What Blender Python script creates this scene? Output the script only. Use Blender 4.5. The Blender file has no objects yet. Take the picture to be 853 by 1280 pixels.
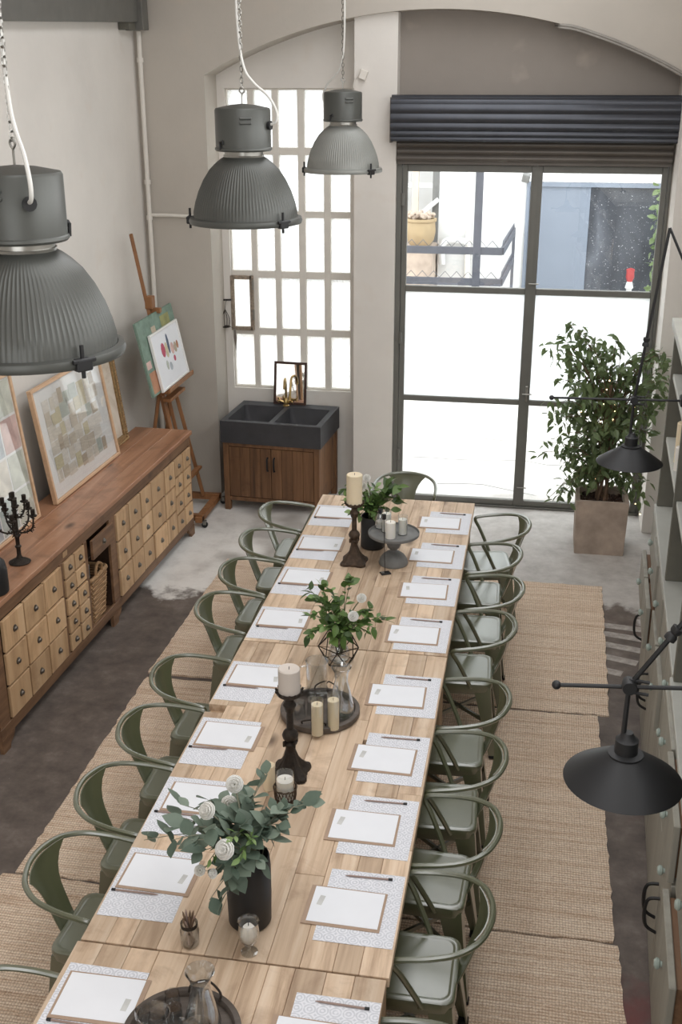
import bpy, bmesh, math, random
import numpy as np
from mathutils import Vector, Matrix, Euler
random.seed(7)
PI = math.pi
scene = bpy.context.scene
COL = scene.collection

# ------------------------------------------------------------------ camera
FPX, YAW, PITCH, ROLL = 1415.07, -0.172844, -0.369718, -0.001334
CAM = Vector((0.35709, -7.60353, 3.61561))
def cam_axes():
    cy, sy = math.cos(YAW), math.sin(YAW); cp, sp = math.cos(PITCH), math.sin(PITCH)
    F = Vector((sy*cp, cy*cp, sp)); R = Vector((cy, -sy, 0)); U = R.cross(F)
    cr, sr = math.cos(ROLL), math.sin(ROLL)
    return cr*R + sr*U, -sr*R + cr*U, F
CR, CU, CF = cam_axes()
cd = bpy.data.cameras.new('camera'); cam = bpy.data.objects.new('camera', cd); COL.objects.link(cam)
cd.sensor_fit = 'VERTICAL'; cd.sensor_height = 36.0; cd.lens = FPX/1280*36.0
cd.clip_start = .05; cd.clip_end = 200
m = Matrix((CR, CU, -CF)).transposed().to_4x4(); m.translation = CAM; cam.matrix_world = m
scene.camera = cam
def ray(px, py): return CF + CR*((px-426.5)/FPX) + CU*((640-py)/FPX)
def atz(px, py, z): r = ray(px, py); return CAM + r*((z-CAM.z)/r.z)
def aty(px, py, y): r = ray(px, py); return CAM + r*((y-CAM.y)/r.y)
def atx(px, py, x): r = ray(px, py); return CAM + r*((x-CAM.x)/r.x)

# ------------------------------------------------------------------ light
w = bpy.data.worlds.new('overcast_sky'); scene.world = w; w.use_nodes = True
bg = w.node_tree.nodes['Background']; bg.inputs[0].default_value = (.95, .98, 1, 1); bg.inputs[1].default_value = 5.0
def area(name, loc, rot, sx, sy, power, color=(1, 1, 1)):
    l = bpy.data.lights.new(name, 'AREA'); l.shape = 'RECTANGLE'; l.size = sx; l.size_y = sy; l.energy = power; l.color = color
    o = bpy.data.objects.new(name, l); COL.objects.link(o); o.location = loc; o.rotation_euler = rot; return o
area('assumed_skylight_lamp', (-.2, -2.9, 5.14), (0, 0, 0), 1.6, 8.8, 134, (.95, .975, 1))  # added area lamp below the closed ceiling, for an assumed unseen skylight
area('rear_fill_light', (-.6, -9.47, 3.2), (PI/2, 0, 0), 3.0, 2.4, 75, (.95, .975, 1))  # unseen area lamp behind the camera, added as soft fill
area('side_fill_light', (1.425, -3.4, 3.75), (0, math.radians(90), -math.radians(2.6)), .9, 5.5, 70, (.95, .975, 1))  # unseen side lamp, added to brighten the left wall and pendants
scene.view_settings.view_transform = 'Standard'; scene.view_settings.look = 'None'
scene.view_settings.exposure = 0.12; scene.view_settings.gamma = 1.0; scene.view_settings.use_curve_mapping = False

# ------------------------------------------------------------------ materials
def lin(c):
    c = c/255.0
    return c/12.92 if c <= .04045 else ((c+.055)/1.055)**2.4
def rgb(r, g, b): return (lin(r), lin(g), lin(b), 1)
MATS = {}
class NT:
    def __init__(s, name):
        s.m = bpy.data.materials.new(name); s.m.use_nodes = True; s.t = s.m.node_tree; s.n = s.t.nodes
        s.p = s.n['Principled BSDF']; s.out = s.n['Material Output']; MATS[name] = s.m
    def new(s, typ, **kw):
        n = s.n.new(typ)
        for k, v in kw.items():
            if k.startswith('i_'): n.inputs[k[2:].replace('_', ' ')].default_value = v
            else: setattr(n, k, v)
        return n
    def link(s, a, b): s.t.links.new(a, b)
    def coord(s, scale=(1, 1, 1), rnd=False, src='Object', rot=(0, 0, 0)):
        tc = s.new('ShaderNodeTexCoord'); mp = s.new('ShaderNodeMapping'); mp.inputs['Scale'].default_value = scale; mp.inputs['Rotation'].default_value = rot
        if rnd:
            oi = s.new('ShaderNodeObjectInfo'); mu = s.new('ShaderNodeVectorMath', operation='MULTIPLY_ADD')
            cb = s.new('ShaderNodeCombineXYZ')
            for i in range(3): s.link(oi.outputs['Random'], cb.inputs[i])
            s.link(cb.outputs[0], mu.inputs[0]); mu.inputs[1].default_value = (37.3, 51.7, 23.1)
            s.link(tc.outputs[src], mu.inputs[2]); s.link(mu.outputs[0], mp.inputs[0])
        else: s.link(tc.outputs[src], mp.inputs[0])
        return mp.outputs[0]
    def noise(s, vec, scale, detail=4, rough=.6, dist=0):
        n = s.new('ShaderNodeTexNoise'); n.inputs['Scale'].default_value = scale; n.inputs['Detail'].default_value = detail
        n.inputs['Roughness'].default_value = rough; n.inputs['Distortion'].default_value = dist; s.link(vec, n.inputs['Vector']); return n.outputs['Fac']
    def ramp(s, fac, stops):
        r = s.new('ShaderNodeValToRGB'); e = r.color_ramp.elements
        e[0].position, e[0].color = stops[0]; e[1].position, e[1].color = stops[-1]
        for p, c in stops[1:-1]: k = e.new(p); k.color = c
        s.link(fac, r.inputs[0]); return r.outputs[0]
    def mix(s, fac, a, b, typ='MIX'):
        x = s.new('ShaderNodeMix', data_type='RGBA', blend_type=typ)
        for sock, v in ((0, fac), (6, a), (7, b)):
            if hasattr(v, 'is_linked'): s.link(v, x.inputs[sock])
            else: x.inputs[sock].default_value = v
        return x.outputs[2]
    def bump(s, h, strength=.3, dist=.01):
        b = s.new('ShaderNodeBump'); b.inputs['Strength'].default_value = strength; b.inputs['Distance'].default_value = dist
        s.link(h, b.inputs['Height']); s.link(b.outputs[0], s.p.inputs['Normal'])
    def math(s, op, a, b=0, clamp=False):
        x = s.new('ShaderNodeMath', operation=op, use_clamp=clamp)
        for i, v in enumerate((a, b)):
            if hasattr(v, 'is_linked'): s.link(v, x.inputs[i])
            else: x.inputs[i].default_value = v
        return x.outputs[0]
    def set(s, color=None, rough=None, metal=None, spec=None):
        if color is not None:
            if hasattr(color, 'is_linked'): s.link(color, s.p.inputs['Base Color'])
            else: s.p.inputs['Base Color'].default_value = color
        if rough is not None: s.p.inputs['Roughness'].default_value = rough
        if metal is not None: s.p.inputs['Metallic'].default_value = metal
        if spec is not None: s.p.inputs['Specular IOR Level'].default_value = spec
BW = ((0, (0, 0, 0, 1)), (1, (1, 1, 1, 1)))
def plain(name, c, rough=.5, metal=0, var=.12, scale=8, bump=0, spec=None, rnd=False):
    t = NT(name); v = t.coord(rnd=rnd); f = t.noise(v, scale)
    a = tuple(x*(1-var) for x in c[:3])+(1,); b = tuple(min(1, x*(1+var)) for x in c[:3])+(1,)
    t.set(t.ramp(f, ((.3, a), (.7, b))), rough, metal, spec)
    if bump: t.bump(t.noise(v, scale*6), bump, .004)
    return t.m
def wood(name, dark, mid, light, axis=1, rough=.6, grain=28, spread=.35, knots=True, rnd=True, bump=.15):
    """grain runs along axis; each object gets its own tint and cut of the log"""
    t = NT(name); sc = [1.0, 1.0, 1.0]; sc[axis] = .055
    v = t.coord(scale=tuple(sc), rnd=rnd)
    f1 = t.noise(v, grain, 6, .65, .4); f2 = t.noise(v, grain*.16, 3, .5, .8)
    col = t.ramp(f1, ((.28, dark), (.5, mid), (.72, light)))
    col = t.mix(t.ramp(f2, ((.35, (0, 0, 0, 1)), (.65, (.55, .55, .55, 1)))), col, mid)
    if knots:
        sc2 = [1.0, 1.0, 1.0]; sc2[axis] = .45
        vo = t.new('ShaderNodeTexVoronoi'); vo.inputs['Scale'].default_value = 3.4; t.link(t.coord(scale=tuple(sc2), rnd=rnd), vo.inputs['Vector'])
        k = t.ramp(vo.outputs['Distance'], ((.03, (.9, .9, .9, 1)), (.12, (0, 0, 0, 1))))
        col = t.mix(k, col, tuple(x*.45 for x in dark[:3])+(1,))
    if knots:
        sn = t.noise(t.coord(scale=(1, 1, 1), rnd=rnd), 4.5, 5, .65, .6)
        col = t.mix(t.ramp(sn, ((.52, (0, 0, 0, 1)), (.72, (.55, .55, .55, 1)))), col, dark)
    if rnd:
        oi = t.new('ShaderNodeObjectInfo')
        r = t.ramp(oi.outputs['Random'], ((0, (1-spread, 1-spread*1.05, 1-spread*1.1, 1)), (1, (1+spread*.35,)*3+(1,))))
        col = t.mix(1.0, col, r, 'MULTIPLY')
    t.set(col, rough); t.bump(f1, bump, .003); return t.m

# walls
def wallmat(name, c):
    t = NT(name); v = t.coord()
    f = t.noise(v, .9, 5, .6); g = t.noise(v, 14, 6, .7); k = t.noise(v, 3.3, 3, .5)
    a = tuple(x*.88 for x in c[:3])+(1,)
    col = t.ramp(f, ((.3, a), (.65, c)))
    st = t.ramp(k, ((.62, (0, 0, 0, 1)), (.78, (.28, .28, .28, 1))))
    col = t.mix(st, col, rgb(208, 192, 176))
    t.set(col, .9, spec=.2); t.bump(g, .18, .01); return t.m
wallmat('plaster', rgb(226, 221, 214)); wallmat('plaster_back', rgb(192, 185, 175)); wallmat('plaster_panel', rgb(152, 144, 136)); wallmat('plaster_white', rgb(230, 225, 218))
wood('ceiling_wood', rgb(96, 70, 50), rgb(132, 100, 74), rgb(150, 118, 90), 1, .7, 10, .1, False, rnd=False)
plain('frame_cream', rgb(222, 217, 208), .6, var=.05)
def floormat():
    t = NT('concrete_floor'); v = t.coord()
    n1 = t.noise(v, 1.1, 6, .62, .3); n2 = t.noise(v, 5.5, 8, .7); n3 = t.noise(v, 38, 4, .7); n4 = t.noise(v, .55, 3, .5)
    dark = t.ramp(n2, ((.25, rgb(72, 65, 60)), (.55, rgb(106, 96, 89)), (.8, rgb(136, 126, 119))))
    red = t.ramp(n1, ((.5, (0, 0, 0, 1)), (.62, (.8, .8, .8, 1))))
    sx = t.new('ShaderNodeSeparateXYZ'); t.link(t.coord(), sx.inputs[0])
    # the old red paint survives in the aisle by the dresser
    rx = t.math('MULTIPLY', t.ramp(t.math('MULTIPLY', sx.outputs[0], 1.0), ((.55, (0, 0, 0, 1)), (.8, (1, 1, 1, 1)))), t.ramp(t.math('MULTIPLY', t.math('ADD', sx.outputs[1], 2.4), -.6), ((0, (.1, .1, .1, 1)), (1, (1, 1, 1, 1)))))
    dark = t.mix(t.math('MULTIPLY', red, rx), dark, rgb(118, 58, 58))
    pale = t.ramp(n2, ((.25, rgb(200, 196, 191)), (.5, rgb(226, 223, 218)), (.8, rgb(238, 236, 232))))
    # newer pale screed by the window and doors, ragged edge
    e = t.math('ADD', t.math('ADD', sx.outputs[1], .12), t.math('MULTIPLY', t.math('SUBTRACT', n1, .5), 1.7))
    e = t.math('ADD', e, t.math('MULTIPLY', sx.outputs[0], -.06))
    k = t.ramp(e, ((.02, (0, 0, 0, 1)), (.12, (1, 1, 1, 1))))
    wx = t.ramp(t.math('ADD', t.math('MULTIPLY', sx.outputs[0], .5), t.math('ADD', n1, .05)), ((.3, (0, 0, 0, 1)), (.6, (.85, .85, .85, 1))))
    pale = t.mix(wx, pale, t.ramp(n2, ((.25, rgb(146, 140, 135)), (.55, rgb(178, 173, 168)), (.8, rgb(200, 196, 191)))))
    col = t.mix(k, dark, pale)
    patch = t.ramp(n4, ((.60, (0, 0, 0, 1)), (.63, (.6, .6, .6, 1))))
    col = t.mix(t.math('MULTIPLY', patch, k), col, rgb(128, 120, 113))
    sp = t.ramp(n3, ((.7, (0, 0, 0, 1)), (.76, (.5, .5, .5, 1))))
    col = t.mix(sp, col, rgb(190, 184, 176))
    t.set(col, .62, spec=.35); t.bump(n2, .12, .01); return t.m
floormat(); plain('floor_stripe', rgb(158, 151, 144), .8, 0, .3, 20)
wood('table_wood', rgb(150, 121, 96), rgb(212, 186, 158), rgb(232, 213, 190), 1, .6, 22, .26)
wood('table_leg_wood', rgb(150, 122, 96), rgb(186, 158, 128), rgb(206, 180, 152), 2, .65, 26, .2, False)
wood('drawer_wood', rgb(156, 122, 88), rgb(204, 168, 128), rgb(218, 188, 152), 2, .6, 12, .24)
wood('carcass_wood', rgb(84, 58, 40), rgb(126, 94, 68), rgb(150, 116, 86), 1, .6, 20, .2)
wood('carcass_dark', rgb(40, 26, 17), rgb(66, 46, 32), rgb(84, 60, 44), 1, .7, 20, .1, False)
wood('sideboard_top_wood', rgb(104, 72, 52), rgb(170, 124, 94), rgb(196, 156, 128), 1, .4, 14, .22)
wood('sink_wood', rgb(74, 50, 32), rgb(118, 84, 56), rgb(146, 108, 76), 2, .6, 22, .25)
wood('pale_frame_wood', rgb(190, 152, 118), rgb(206, 170, 136), rgb(218, 186, 154), 1, .5, 24, .06, False)
wood('easel_wood', rgb(104, 66, 38), rgb(146, 100, 62), rgb(170, 122, 82), 2, .5, 20, .12, False)
wood('tray_wood', rgb(52, 45, 40), rgb(84, 75, 68), rgb(108, 98, 90), 0, .55, 22, .05, False)
wood('mirror_frame_wood', rgb(40, 24, 18), rgb(62, 38, 28), rgb(80, 52, 38), 2, .45, 20, .05, False)
wood('dresser_paint', rgb(128, 124, 114), rgb(150, 147, 136), rgb(164, 161, 150), 2, .55, 10, .12, False, bump=.05)
plain('dresser_light', rgb(176, 176, 168), .5, var=.05)
plain('dresser_dark', rgb(98, 96, 86), .6)
t = NT('chair_paint'); v = t.coord(); t.set(t.ramp(t.noise(v, 5), ((.3, rgb(76, 81, 55)), (.7, rgb(87, 92, 65)))), .3, .0, .6)
t.p.inputs['Coat Weight'].default_value = 1; t.p.inputs['Coat Roughness'].default_value = .31; t.p.inputs['Coat IOR'].default_value = 2.05
plain('rubber', rgb(26, 25, 24), .8)
plain('lamp_grey', rgb(77, 78, 74), .42, .25, .05, spec=.5)
plain('lamp_pale', rgb(134, 135, 130), .42, .2, .05, spec=.5)
plain('black_metal', rgb(27, 27, 28), .5, .2, .1)
plain('matte_black', rgb(26, 26, 27), .55, 0, .1)
plain('iron', rgb(52, 45, 39), .5, .6, .4, 50, .7)
plain('bronze', rgb(74, 60, 48), .5, .5, .45, 45, .8)
plain('chrome', rgb(150, 148, 142), .3, .9)
plain('brass', rgb(190, 164, 112), .28, .9)
plain('knob_metal', rgb(112, 106, 98), .35, .8)
plain('ceramic_knob', rgb(158, 170, 162), .25)
plain('white_cord', rgb(206, 204, 198), .5, 0, .03)
plain('beam_paint', rgb(104, 103, 98), .55, 0, .08)
plain('door_steel', rgb(110, 109, 103), .5, .1, .06)
plain('shutter_blue', rgb(72, 74, 80), .35, .55, .12, 3)
plain('shutter_brown', rgb(96, 90, 84), .5, .4, .12, 3)
plain('paper', rgb(234, 236, 240), .9, 0, .015)
plain('kraft', rgb(170, 146, 126), .9, 0, .05, 30)
plain('grey_ink', rgb(200, 200, 197), .9)
plain('pencil_wood', rgb(150, 128, 118), .5)
plain('candle_cream', rgb(226, 210, 180), .6, 0, .03); plain('candle_white', rgb(230, 226, 218), .6, 0, .03)
for n in ('candle_cream', 'candle_white'):
    p = MATS[n].node_tree.nodes['Principled BSDF']; p.inputs['Subsurface Weight'].default_value = .25; p.inputs['Subsurface Radius'].default_value = (.02, .015, .008)
plain('candle_grey', rgb(200, 190, 180), .6, 0, .03)
plain('wick', rgb(40, 34, 30), .9)
plain('stone_grey', rgb(112, 112, 110), .6, 0, .22, 12, .2)
plain('sink_stone', rgb(58, 58, 61), .62, 0, .16, 9, .15)
plain('terracotta_grey', rgb(166, 150, 136), .85, 0, .25, 5, .3)
plain('soil', rgb(66, 48, 38), .95, 0, .4, 30, .8)
plain('bark', rgb(112, 90, 72), .8, 0, .25, 30, .3)
plain('stem_green', rgb(92, 100, 66), .6)
plain('stem_grey', rgb(126, 126, 108), .6)
def leafmat(name, a, b, rough=.4):
    t = NT(name); oi = t.new('ShaderNodeObjectInfo'); v = t.coord(); f = t.noise(v, 9)
    mx = t.math('ADD', t.math('MULTIPLY', oi.outputs['Random'], .6), t.math('MULTIPLY', f, .5), True)
    c = t.ramp(mx, ((.2, a), (.85, b))); t.set(c, rough)
    tr = t.new('ShaderNodeBsdfTranslucent'); t.link(c, tr.inputs[0]); ms = t.new('ShaderNodeMixShader'); ms.inputs[0].default_value = .3
    t.link(t.p.outputs[0], ms.inputs[1]); t.link(tr.outputs[0], ms.inputs[2]); t.link(ms.outputs[0], t.out.inputs[0])
leafmat('ficus_leaf', rgb(74, 92, 58), rgb(134, 152, 104)); leafmat('bright_leaf', rgb(52, 76, 38), rgb(104, 132, 70)); leafmat('light_leaf', rgb(96, 128, 70), rgb(150, 176, 112))
leafmat('eucalyptus_leaf', rgb(88, 106, 92), rgb(146, 160, 144), .6)
leafmat('petal', rgb(246, 244, 238), rgb(252, 251, 248), .8)
plain('gold', rgb(158, 130, 92), .38, .6, .35, 60, .4)
plain('picture_white', rgb(236, 235, 232), .8, 0, .02)
for i, c in enumerate(((208, 197, 180), (222, 214, 200), (194, 180, 160), (212, 202, 170), (190, 196, 186), (230, 224, 214))):
    t = NT('scrap%d' % i); v = t.coord(scale=(1, .12, 1)); t.set(t.ramp(t.noise(v, 110, 3), ((.35, rgb(*[x*.93 for x in c])), (.6, rgb(*c)))), .9)
def thin_glass(name, tint=(1, 1, 1, 1), rough=0.0, ior=1.45, boost=1.0):
    t = NT(name); t.n.remove(t.p)
    tr = t.new('ShaderNodeBsdfTransparent'); tr.inputs[0].default_value = tint
    gl = t.new('ShaderNodeBsdfGlossy'); gl.inputs['Roughness'].default_value = rough
    lw = t.new('ShaderNodeLayerWeight'); lw.inputs['Blend'].default_value = .5          # Schlick reflectance of a thin sheet
    r0 = ((ior-1)/(ior+1))**2*1.8; f_ = t.math('ADD', t.math('MULTIPLY', t.math('POWER', lw.outputs['Facing'], 4.0), (1-r0)*boost), r0*boost, True)
    ms = t.new('ShaderNodeMixShader'); t.link(f_, ms.inputs[0]); t.link(tr.outputs[0], ms.inputs[1]); t.link(gl.outputs[0], ms.inputs[2]); t.link(ms.outputs[0], t.out.inputs[0])
    return t
thin_glass('clear_glass', (.97, .98, .98, 1)); thin_glass('vessel_glass', (.955, .965, .965, 1), .015, 1.55, 1.9); thin_glass('picture_glass', (.98, .98, .98, 1), .01, 1.4)
def frosted(name, scale, amt, col=(.95, .97, .98, 1)):
    t = NT(name); t.n.remove(t.p)
    tl = t.new('ShaderNodeBsdfTranslucent'); tl.inputs[0].default_value = col
    tr = t.new('ShaderNodeBsdfTransparent'); tr.inputs[0].default_value = col
    df = t.new('ShaderNodeBsdfDiffuse'); df.inputs[0].default_value = col
    v = t.coord(); f = t.noise(v, scale, 3, .6)
    bp = t.new('ShaderNodeBump'); bp.inputs['Strength'].default_value = 1; bp.inputs['Distance'].default_value = .02; t.link(f, bp.inputs['Height']); t.link(bp.outputs[0], tl.inputs['Normal'])
    m1 = t.new('ShaderNodeMixShader'); m1.inputs[0].default_value = amt; t.link(tl.outputs[0], m1.inputs[1]); t.link(tr.outputs[0], m1.inputs[2])
    m2 = t.new('ShaderNodeMixShader'); m2.inputs[0].default_value = .12; t.link(m1.outputs[0], m2.inputs[1]); t.link(df.outputs[0], m2.inputs[2]); t.link(m2.outputs[0], t.out.inputs[0])
frosted('hammered_glass', 55, .45); frosted('frosted_film', 3, .35)
t = NT('mirror_glass'); t.set((.86, .84, .8, 1), .02, 1)
def rugmat():
    t = NT('jute'); v = t.coord(); sx = t.new('ShaderNodeSeparateXYZ'); t.link(v, sx.inputs[0])
    n0 = t.noise(v, 9, 4, .6); wob = t.math('ADD', t.math('MULTIPLY', n0, 2.4), t.math('MULTIPLY', t.noise(v, 45, 2), 4.5))
    rows = t.math('SINE', t.math('ADD', t.math('MULTIPLY', sx.outputs[1], 2*PI/.0165), wob))
    cols = t.math('SINE', t.math('ADD', t.math('MULTIPLY', sx.outputs[0], 2*PI/.0135), wob))
    wv = t.math('MULTIPLY', t.math('ADD', rows, 1), t.math('ADD', cols, 1.3))
    st = t.noise(t.coord(scale=(.3, 7, 1)), 4.2, 8, .78); fine = t.noise(v, 120, 2)
    base = t.ramp(st, ((.28, rgb(160, 126, 98)), (.42, rgb(226, 199, 172)), (.58, rgb(252, 234, 212)), (.7, rgb(206, 168, 134))))
    col = t.mix(t.ramp(t.math('MULTIPLY', wv, .25), ((0, (.62, .62, .62, 1)), (.5, (0, 0, 0, 1)))), base, rgb(150, 122, 101))
    col = t.mix(t.ramp(fine, ((.5, (0, 0, 0, 1)), (.7, (.5, .5, .5, 1)))), col, rgb(244, 226, 206))
    blot = t.noise(v, 70, 3, .8); col = t.mix(t.ramp(blot, ((.3, (.45, .45, .45, 1)), (.48, (0, 0, 0, 1)))), col, rgb(138, 108, 84))
    t.set(col, .95, spec=.1); t.bump(wv, .45, .004); return t.m
rugmat()
def matmat():
    t = NT('placemat_print'); v = t.coord(); vo = t.new('ShaderNodeTexVoronoi'); vo.inputs['Scale'].default_value = 23; vo.inputs['Randomness'].default_value = 0; t.link(v, vo.inputs['Vector'])
    r = t.math('SINE', t.math('MULTIPLY', vo.outputs['Distance'], 26)); vo2 = t.new('ShaderNodeTexVoronoi'); vo2.inputs['Scale'].default_value = 90; t.link(v, vo2.inputs['Vector'])
    k = t.math('ADD', t.math('MULTIPLY', r, .5), vo2.outputs['Distance'])
    t.set(t.ramp(k, ((.2, rgb(204, 206, 212)), (.8, rgb(230, 231, 236)))), .9)
matmat()

# ------------------------------------------------------------------ mesh helpers
class B:
    def __init__(s): s.bm = bmesh.new()
    def box(s, c, d, rot=None, bevel=0):
        r = bmesh.ops.create_cube(s.bm, size=1); M = Matrix.Translation(c) @ (rot.to_4x4() if rot else Matrix()) @ Matrix.Diagonal((d[0], d[1], d[2], 1))
        bmesh.ops.transform(s.bm, matrix=M, verts=r['verts'])
        if bevel:
            ed = set(e for v in r['verts'] for e in v.link_edges)
            bmesh.ops.bevel(s.bm, geom=list(ed), offset=bevel, segments=1, profile=.5, affect='EDGES')
        return s
    def lohi(s, lo, hi, bevel=0):
        return s.box([(a+b)/2 for a, b in zip(lo, hi)], [b-a for a, b in zip(lo, hi)], None, bevel)
    def lathe(s, prof, seg=24, c=(0, 0, 0), rot=None, fl=None, sq=(1, 1)):
        c = Vector(c); rings = []
        for r, z in prof:
            if r < 1e-5: rings.append([s.bm.verts.new(c + (rot @ Vector((0, 0, z)) if rot else Vector((0, 0, z))))])
            else:
                ring = []
                for i in range(seg):
                    a = 2*PI*i/seg; rr = r*(fl(i, r, z) if fl else 1); p = Vector((rr*math.cos(a)*sq[0], rr*math.sin(a)*sq[1], z))
                    ring.append(s.bm.verts.new(c + (rot @ p if rot else p)))
                rings.append(ring)
        for A, D in zip(rings, rings[1:]):
            for i in range(seg):
                j = (i+1) % seg
                if len(A) == 1 and len(D) == 1: continue
                if len(A) == 1: s.bm.faces.new((A[0], D[i], D[j]))
                elif len(D) == 1: s.bm.faces.new((A[i], A[j], D[0]))
                else: s.bm.faces.new((A[i], A[j], D[j], D[i]))
        return s
    def tube(s, pts, r, seg=8, closed=False, cap=True):
        pts = [Vector(p) for p in pts]; n = len(pts); rings = []; up = None
        for i, p in enumerate(pts):
            if closed: d = pts[(i+1) % n]-pts[i-1]
            else: d = pts[min(i+1, n-1)]-pts[max(i-1, 0)]
            if d.length < 1e-9: d = Vector((0, 0, 1))
            d.normalize()
            if up is None:
                up = Vector((0, 0, 1)) if abs(d.z) < .9 else Vector((1, 0, 0))
            up = (up - d*up.dot(d));
            if up.length < 1e-6: up = d.orthogonal()
            up.normalize(); sd = d.cross(up); rr = r[i] if isinstance(r, (list, tuple)) else r
            rings.append([s.bm.verts.new(p + (up*math.cos(2*PI*k/seg)+sd*math.sin(2*PI*k/seg))*rr) for k in range(seg)])
        m_ = n if closed else n-1
        for i in range(m_):
            A, D = rings[i], rings[(i+1) % n]
            for k in range(seg): l = (k+1) % seg; s.bm.faces.new((A[k], A[l], D[l], D[k]))
        if cap and not closed: s.bm.faces.new(rings[0][::-1]); s.bm.faces.new(rings[-1])
        return s
    def loft(s, secs, cap=True, closed=True):
        rings = [[s.bm.verts.new(p) for p in sec] for sec in secs]; n = len(rings[0])
        for A, D in zip(rings, rings[1:]):
            for i in range(n if closed else n-1): j = (i+1) % n; s.bm.faces.new((A[i], A[j], D[j], D[i]))
        if cap: s.bm.faces.new(rings[0][::-1]); s.bm.faces.new(rings[-1])
        return s
    def face(s, pts): s.bm.faces.new([s.bm.verts.new(p) for p in pts]); return s
    def sphere(s, c, r, u=12, v=8, sc=(1, 1, 1)):
        q_ = bmesh.ops.create_uvsphere(s.bm, u_segments=u, v_segments=v, radius=r)
        bmesh.ops.transform(s.bm, matrix=Matrix.Translation(c) @ Matrix.Diagonal((sc[0], sc[1], sc[2], 1)), verts=q_['verts']); return s
    def mesh(s, name, mat, smooth=False):
        bmesh.ops.recalc_face_normals(s.bm, faces=s.bm.faces)
        me = bpy.data.meshes.new(name); s.bm.to_mesh(me); s.bm.free()
        me.materials.append(MATS[mat])
        if smooth:
            for p in me.polygons: p.use_smooth = True
            try: me.set_sharp_from_angle(angle=math.radians(38))
            except Exception: pass
        return me
    def obj(s, name, mat, parent=None, loc=(0, 0, 0), smooth=False, rot=None):
        return link(name, s.mesh(name, mat, smooth), parent, loc, rot)
def link(name, me, parent=None, loc=(0, 0, 0), rot=None):
    o = bpy.data.objects.new(name, me); COL.objects.link(o); o.location = loc
    if rot is not None: o.rotation_euler = rot
    if parent: o.parent = parent
    return o
def tag(o, label, cat, group=None, kind=None):
    if label: o['label'] = label
    if cat: o['category'] = cat
    if group: o['group'] = group
    if kind: o['kind'] = kind
    return o
def thing(name, label, cat, loc=(0, 0, 0), rotz=0, group=None, kind=None, rot=None):
    o = bpy.data.objects.new(name, None); COL.objects.link(o); o.empty_display_size = .1
    o.location = loc; o.rotation_euler = rot if rot is not None else (0, 0, rotz); return tag(o, label, cat, group, kind)
def struct(o): o['kind'] = 'structure'; return o
def dup(root, loc, rotz=0, label=None, group=None):
    r = root.copy(); COL.objects.link(r); r.location = loc; r.rotation_euler = (0, 0, rotz)
    if label: r['label'] = label
    if group: r['group'] = group
    for ch in list(root.children):
        c = ch.copy(); COL.objects.link(c); c.parent = r
        for g in ch.children: d = g.copy(); COL.objects.link(d); d.parent = c
    return r
def cr(pts, n=6, closed=False):
    P = [Vector(p) for p in pts]; out = []
    N = len(P); rng = range(N if closed else N-1)
    for i in rng:
        g = (lambda k: P[k % N]) if closed else (lambda k: P[max(0, min(N-1, k))])
        a, b, c, d = g(i-1), g(i), g(i+1), g(i+2)
        for k in range(n):
            t_ = k/n; out.append(.5*((2*b)+(-a+c)*t_+(2*a-5*b+4*c-d)*t_*t_+(-a+3*b-3*c+d)*t_**3))
    if not closed: out.append(P[-1])
    return out
def rsq(hx, hy, r, z, n=4):
    pts = []
    for sx, sy, a0 in ((1, 1, 0), (-1, 1, PI/2), (-1, -1, PI), (1, -1, 3*PI/2)):
        for k in range(n+1):
            a = a0+PI/2*k/n; pts.append(Vector((sx*(hx-r)+r*math.cos(a), sy*(hy-r)+r*math.sin(a), z)))
    return pts
ORD = ['first', 'second', 'third', 'fourth', 'fifth', 'sixth', 'seventh', 'eighth', 'ninth', 'tenth']

# ------------------------------------------------------------------ room shell
YA, YW, YP, YD = 1.85, 2.20, 1.90, 1.95        # arch wall face, window bay, pier face, door plane
XL, ZC = -2.985, 5.2
AX0, AX1, AXC, AZT, AR = -2.411, 1.333, -.54, 4.075, 3.95
def archz(x): return AZT - AR + math.sqrt(AR*AR-(x-AXC)**2)
def rwx(y): return 1.605+.045*y
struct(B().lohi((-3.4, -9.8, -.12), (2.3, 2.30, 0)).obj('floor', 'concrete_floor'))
struct(B().lohi((-3.25, -9.6, 0), (XL, 2.4, ZC)).obj('wall_left', 'plaster'))
b = B(); b.lohi((-3.25, YA, 0), (AX0, 2.5, ZC)); b.lohi((AX1, YA, 0), (2.2, 2.5, ZC))
N = 40; xs = [AX0+(AX1-AX0)*i/N for i in range(N+1)]
for x0, x1 in zip(xs, xs[1:]):
    z0, z1 = archz(x0), archz(x1)
    b.loft([[Vector((x0, YA, z0)), Vector((x0, 2.5, z0)), Vector((x0, 2.5, ZC)), Vector((x0, YA, ZC))],
            [Vector((x1, YA, z1)), Vector((x1, 2.5, z1)), Vector((x1, 2.5, ZC)), Vector((x1, YA, ZC))]])
struct(b.obj('wall_back', 'plaster_back'))
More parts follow.
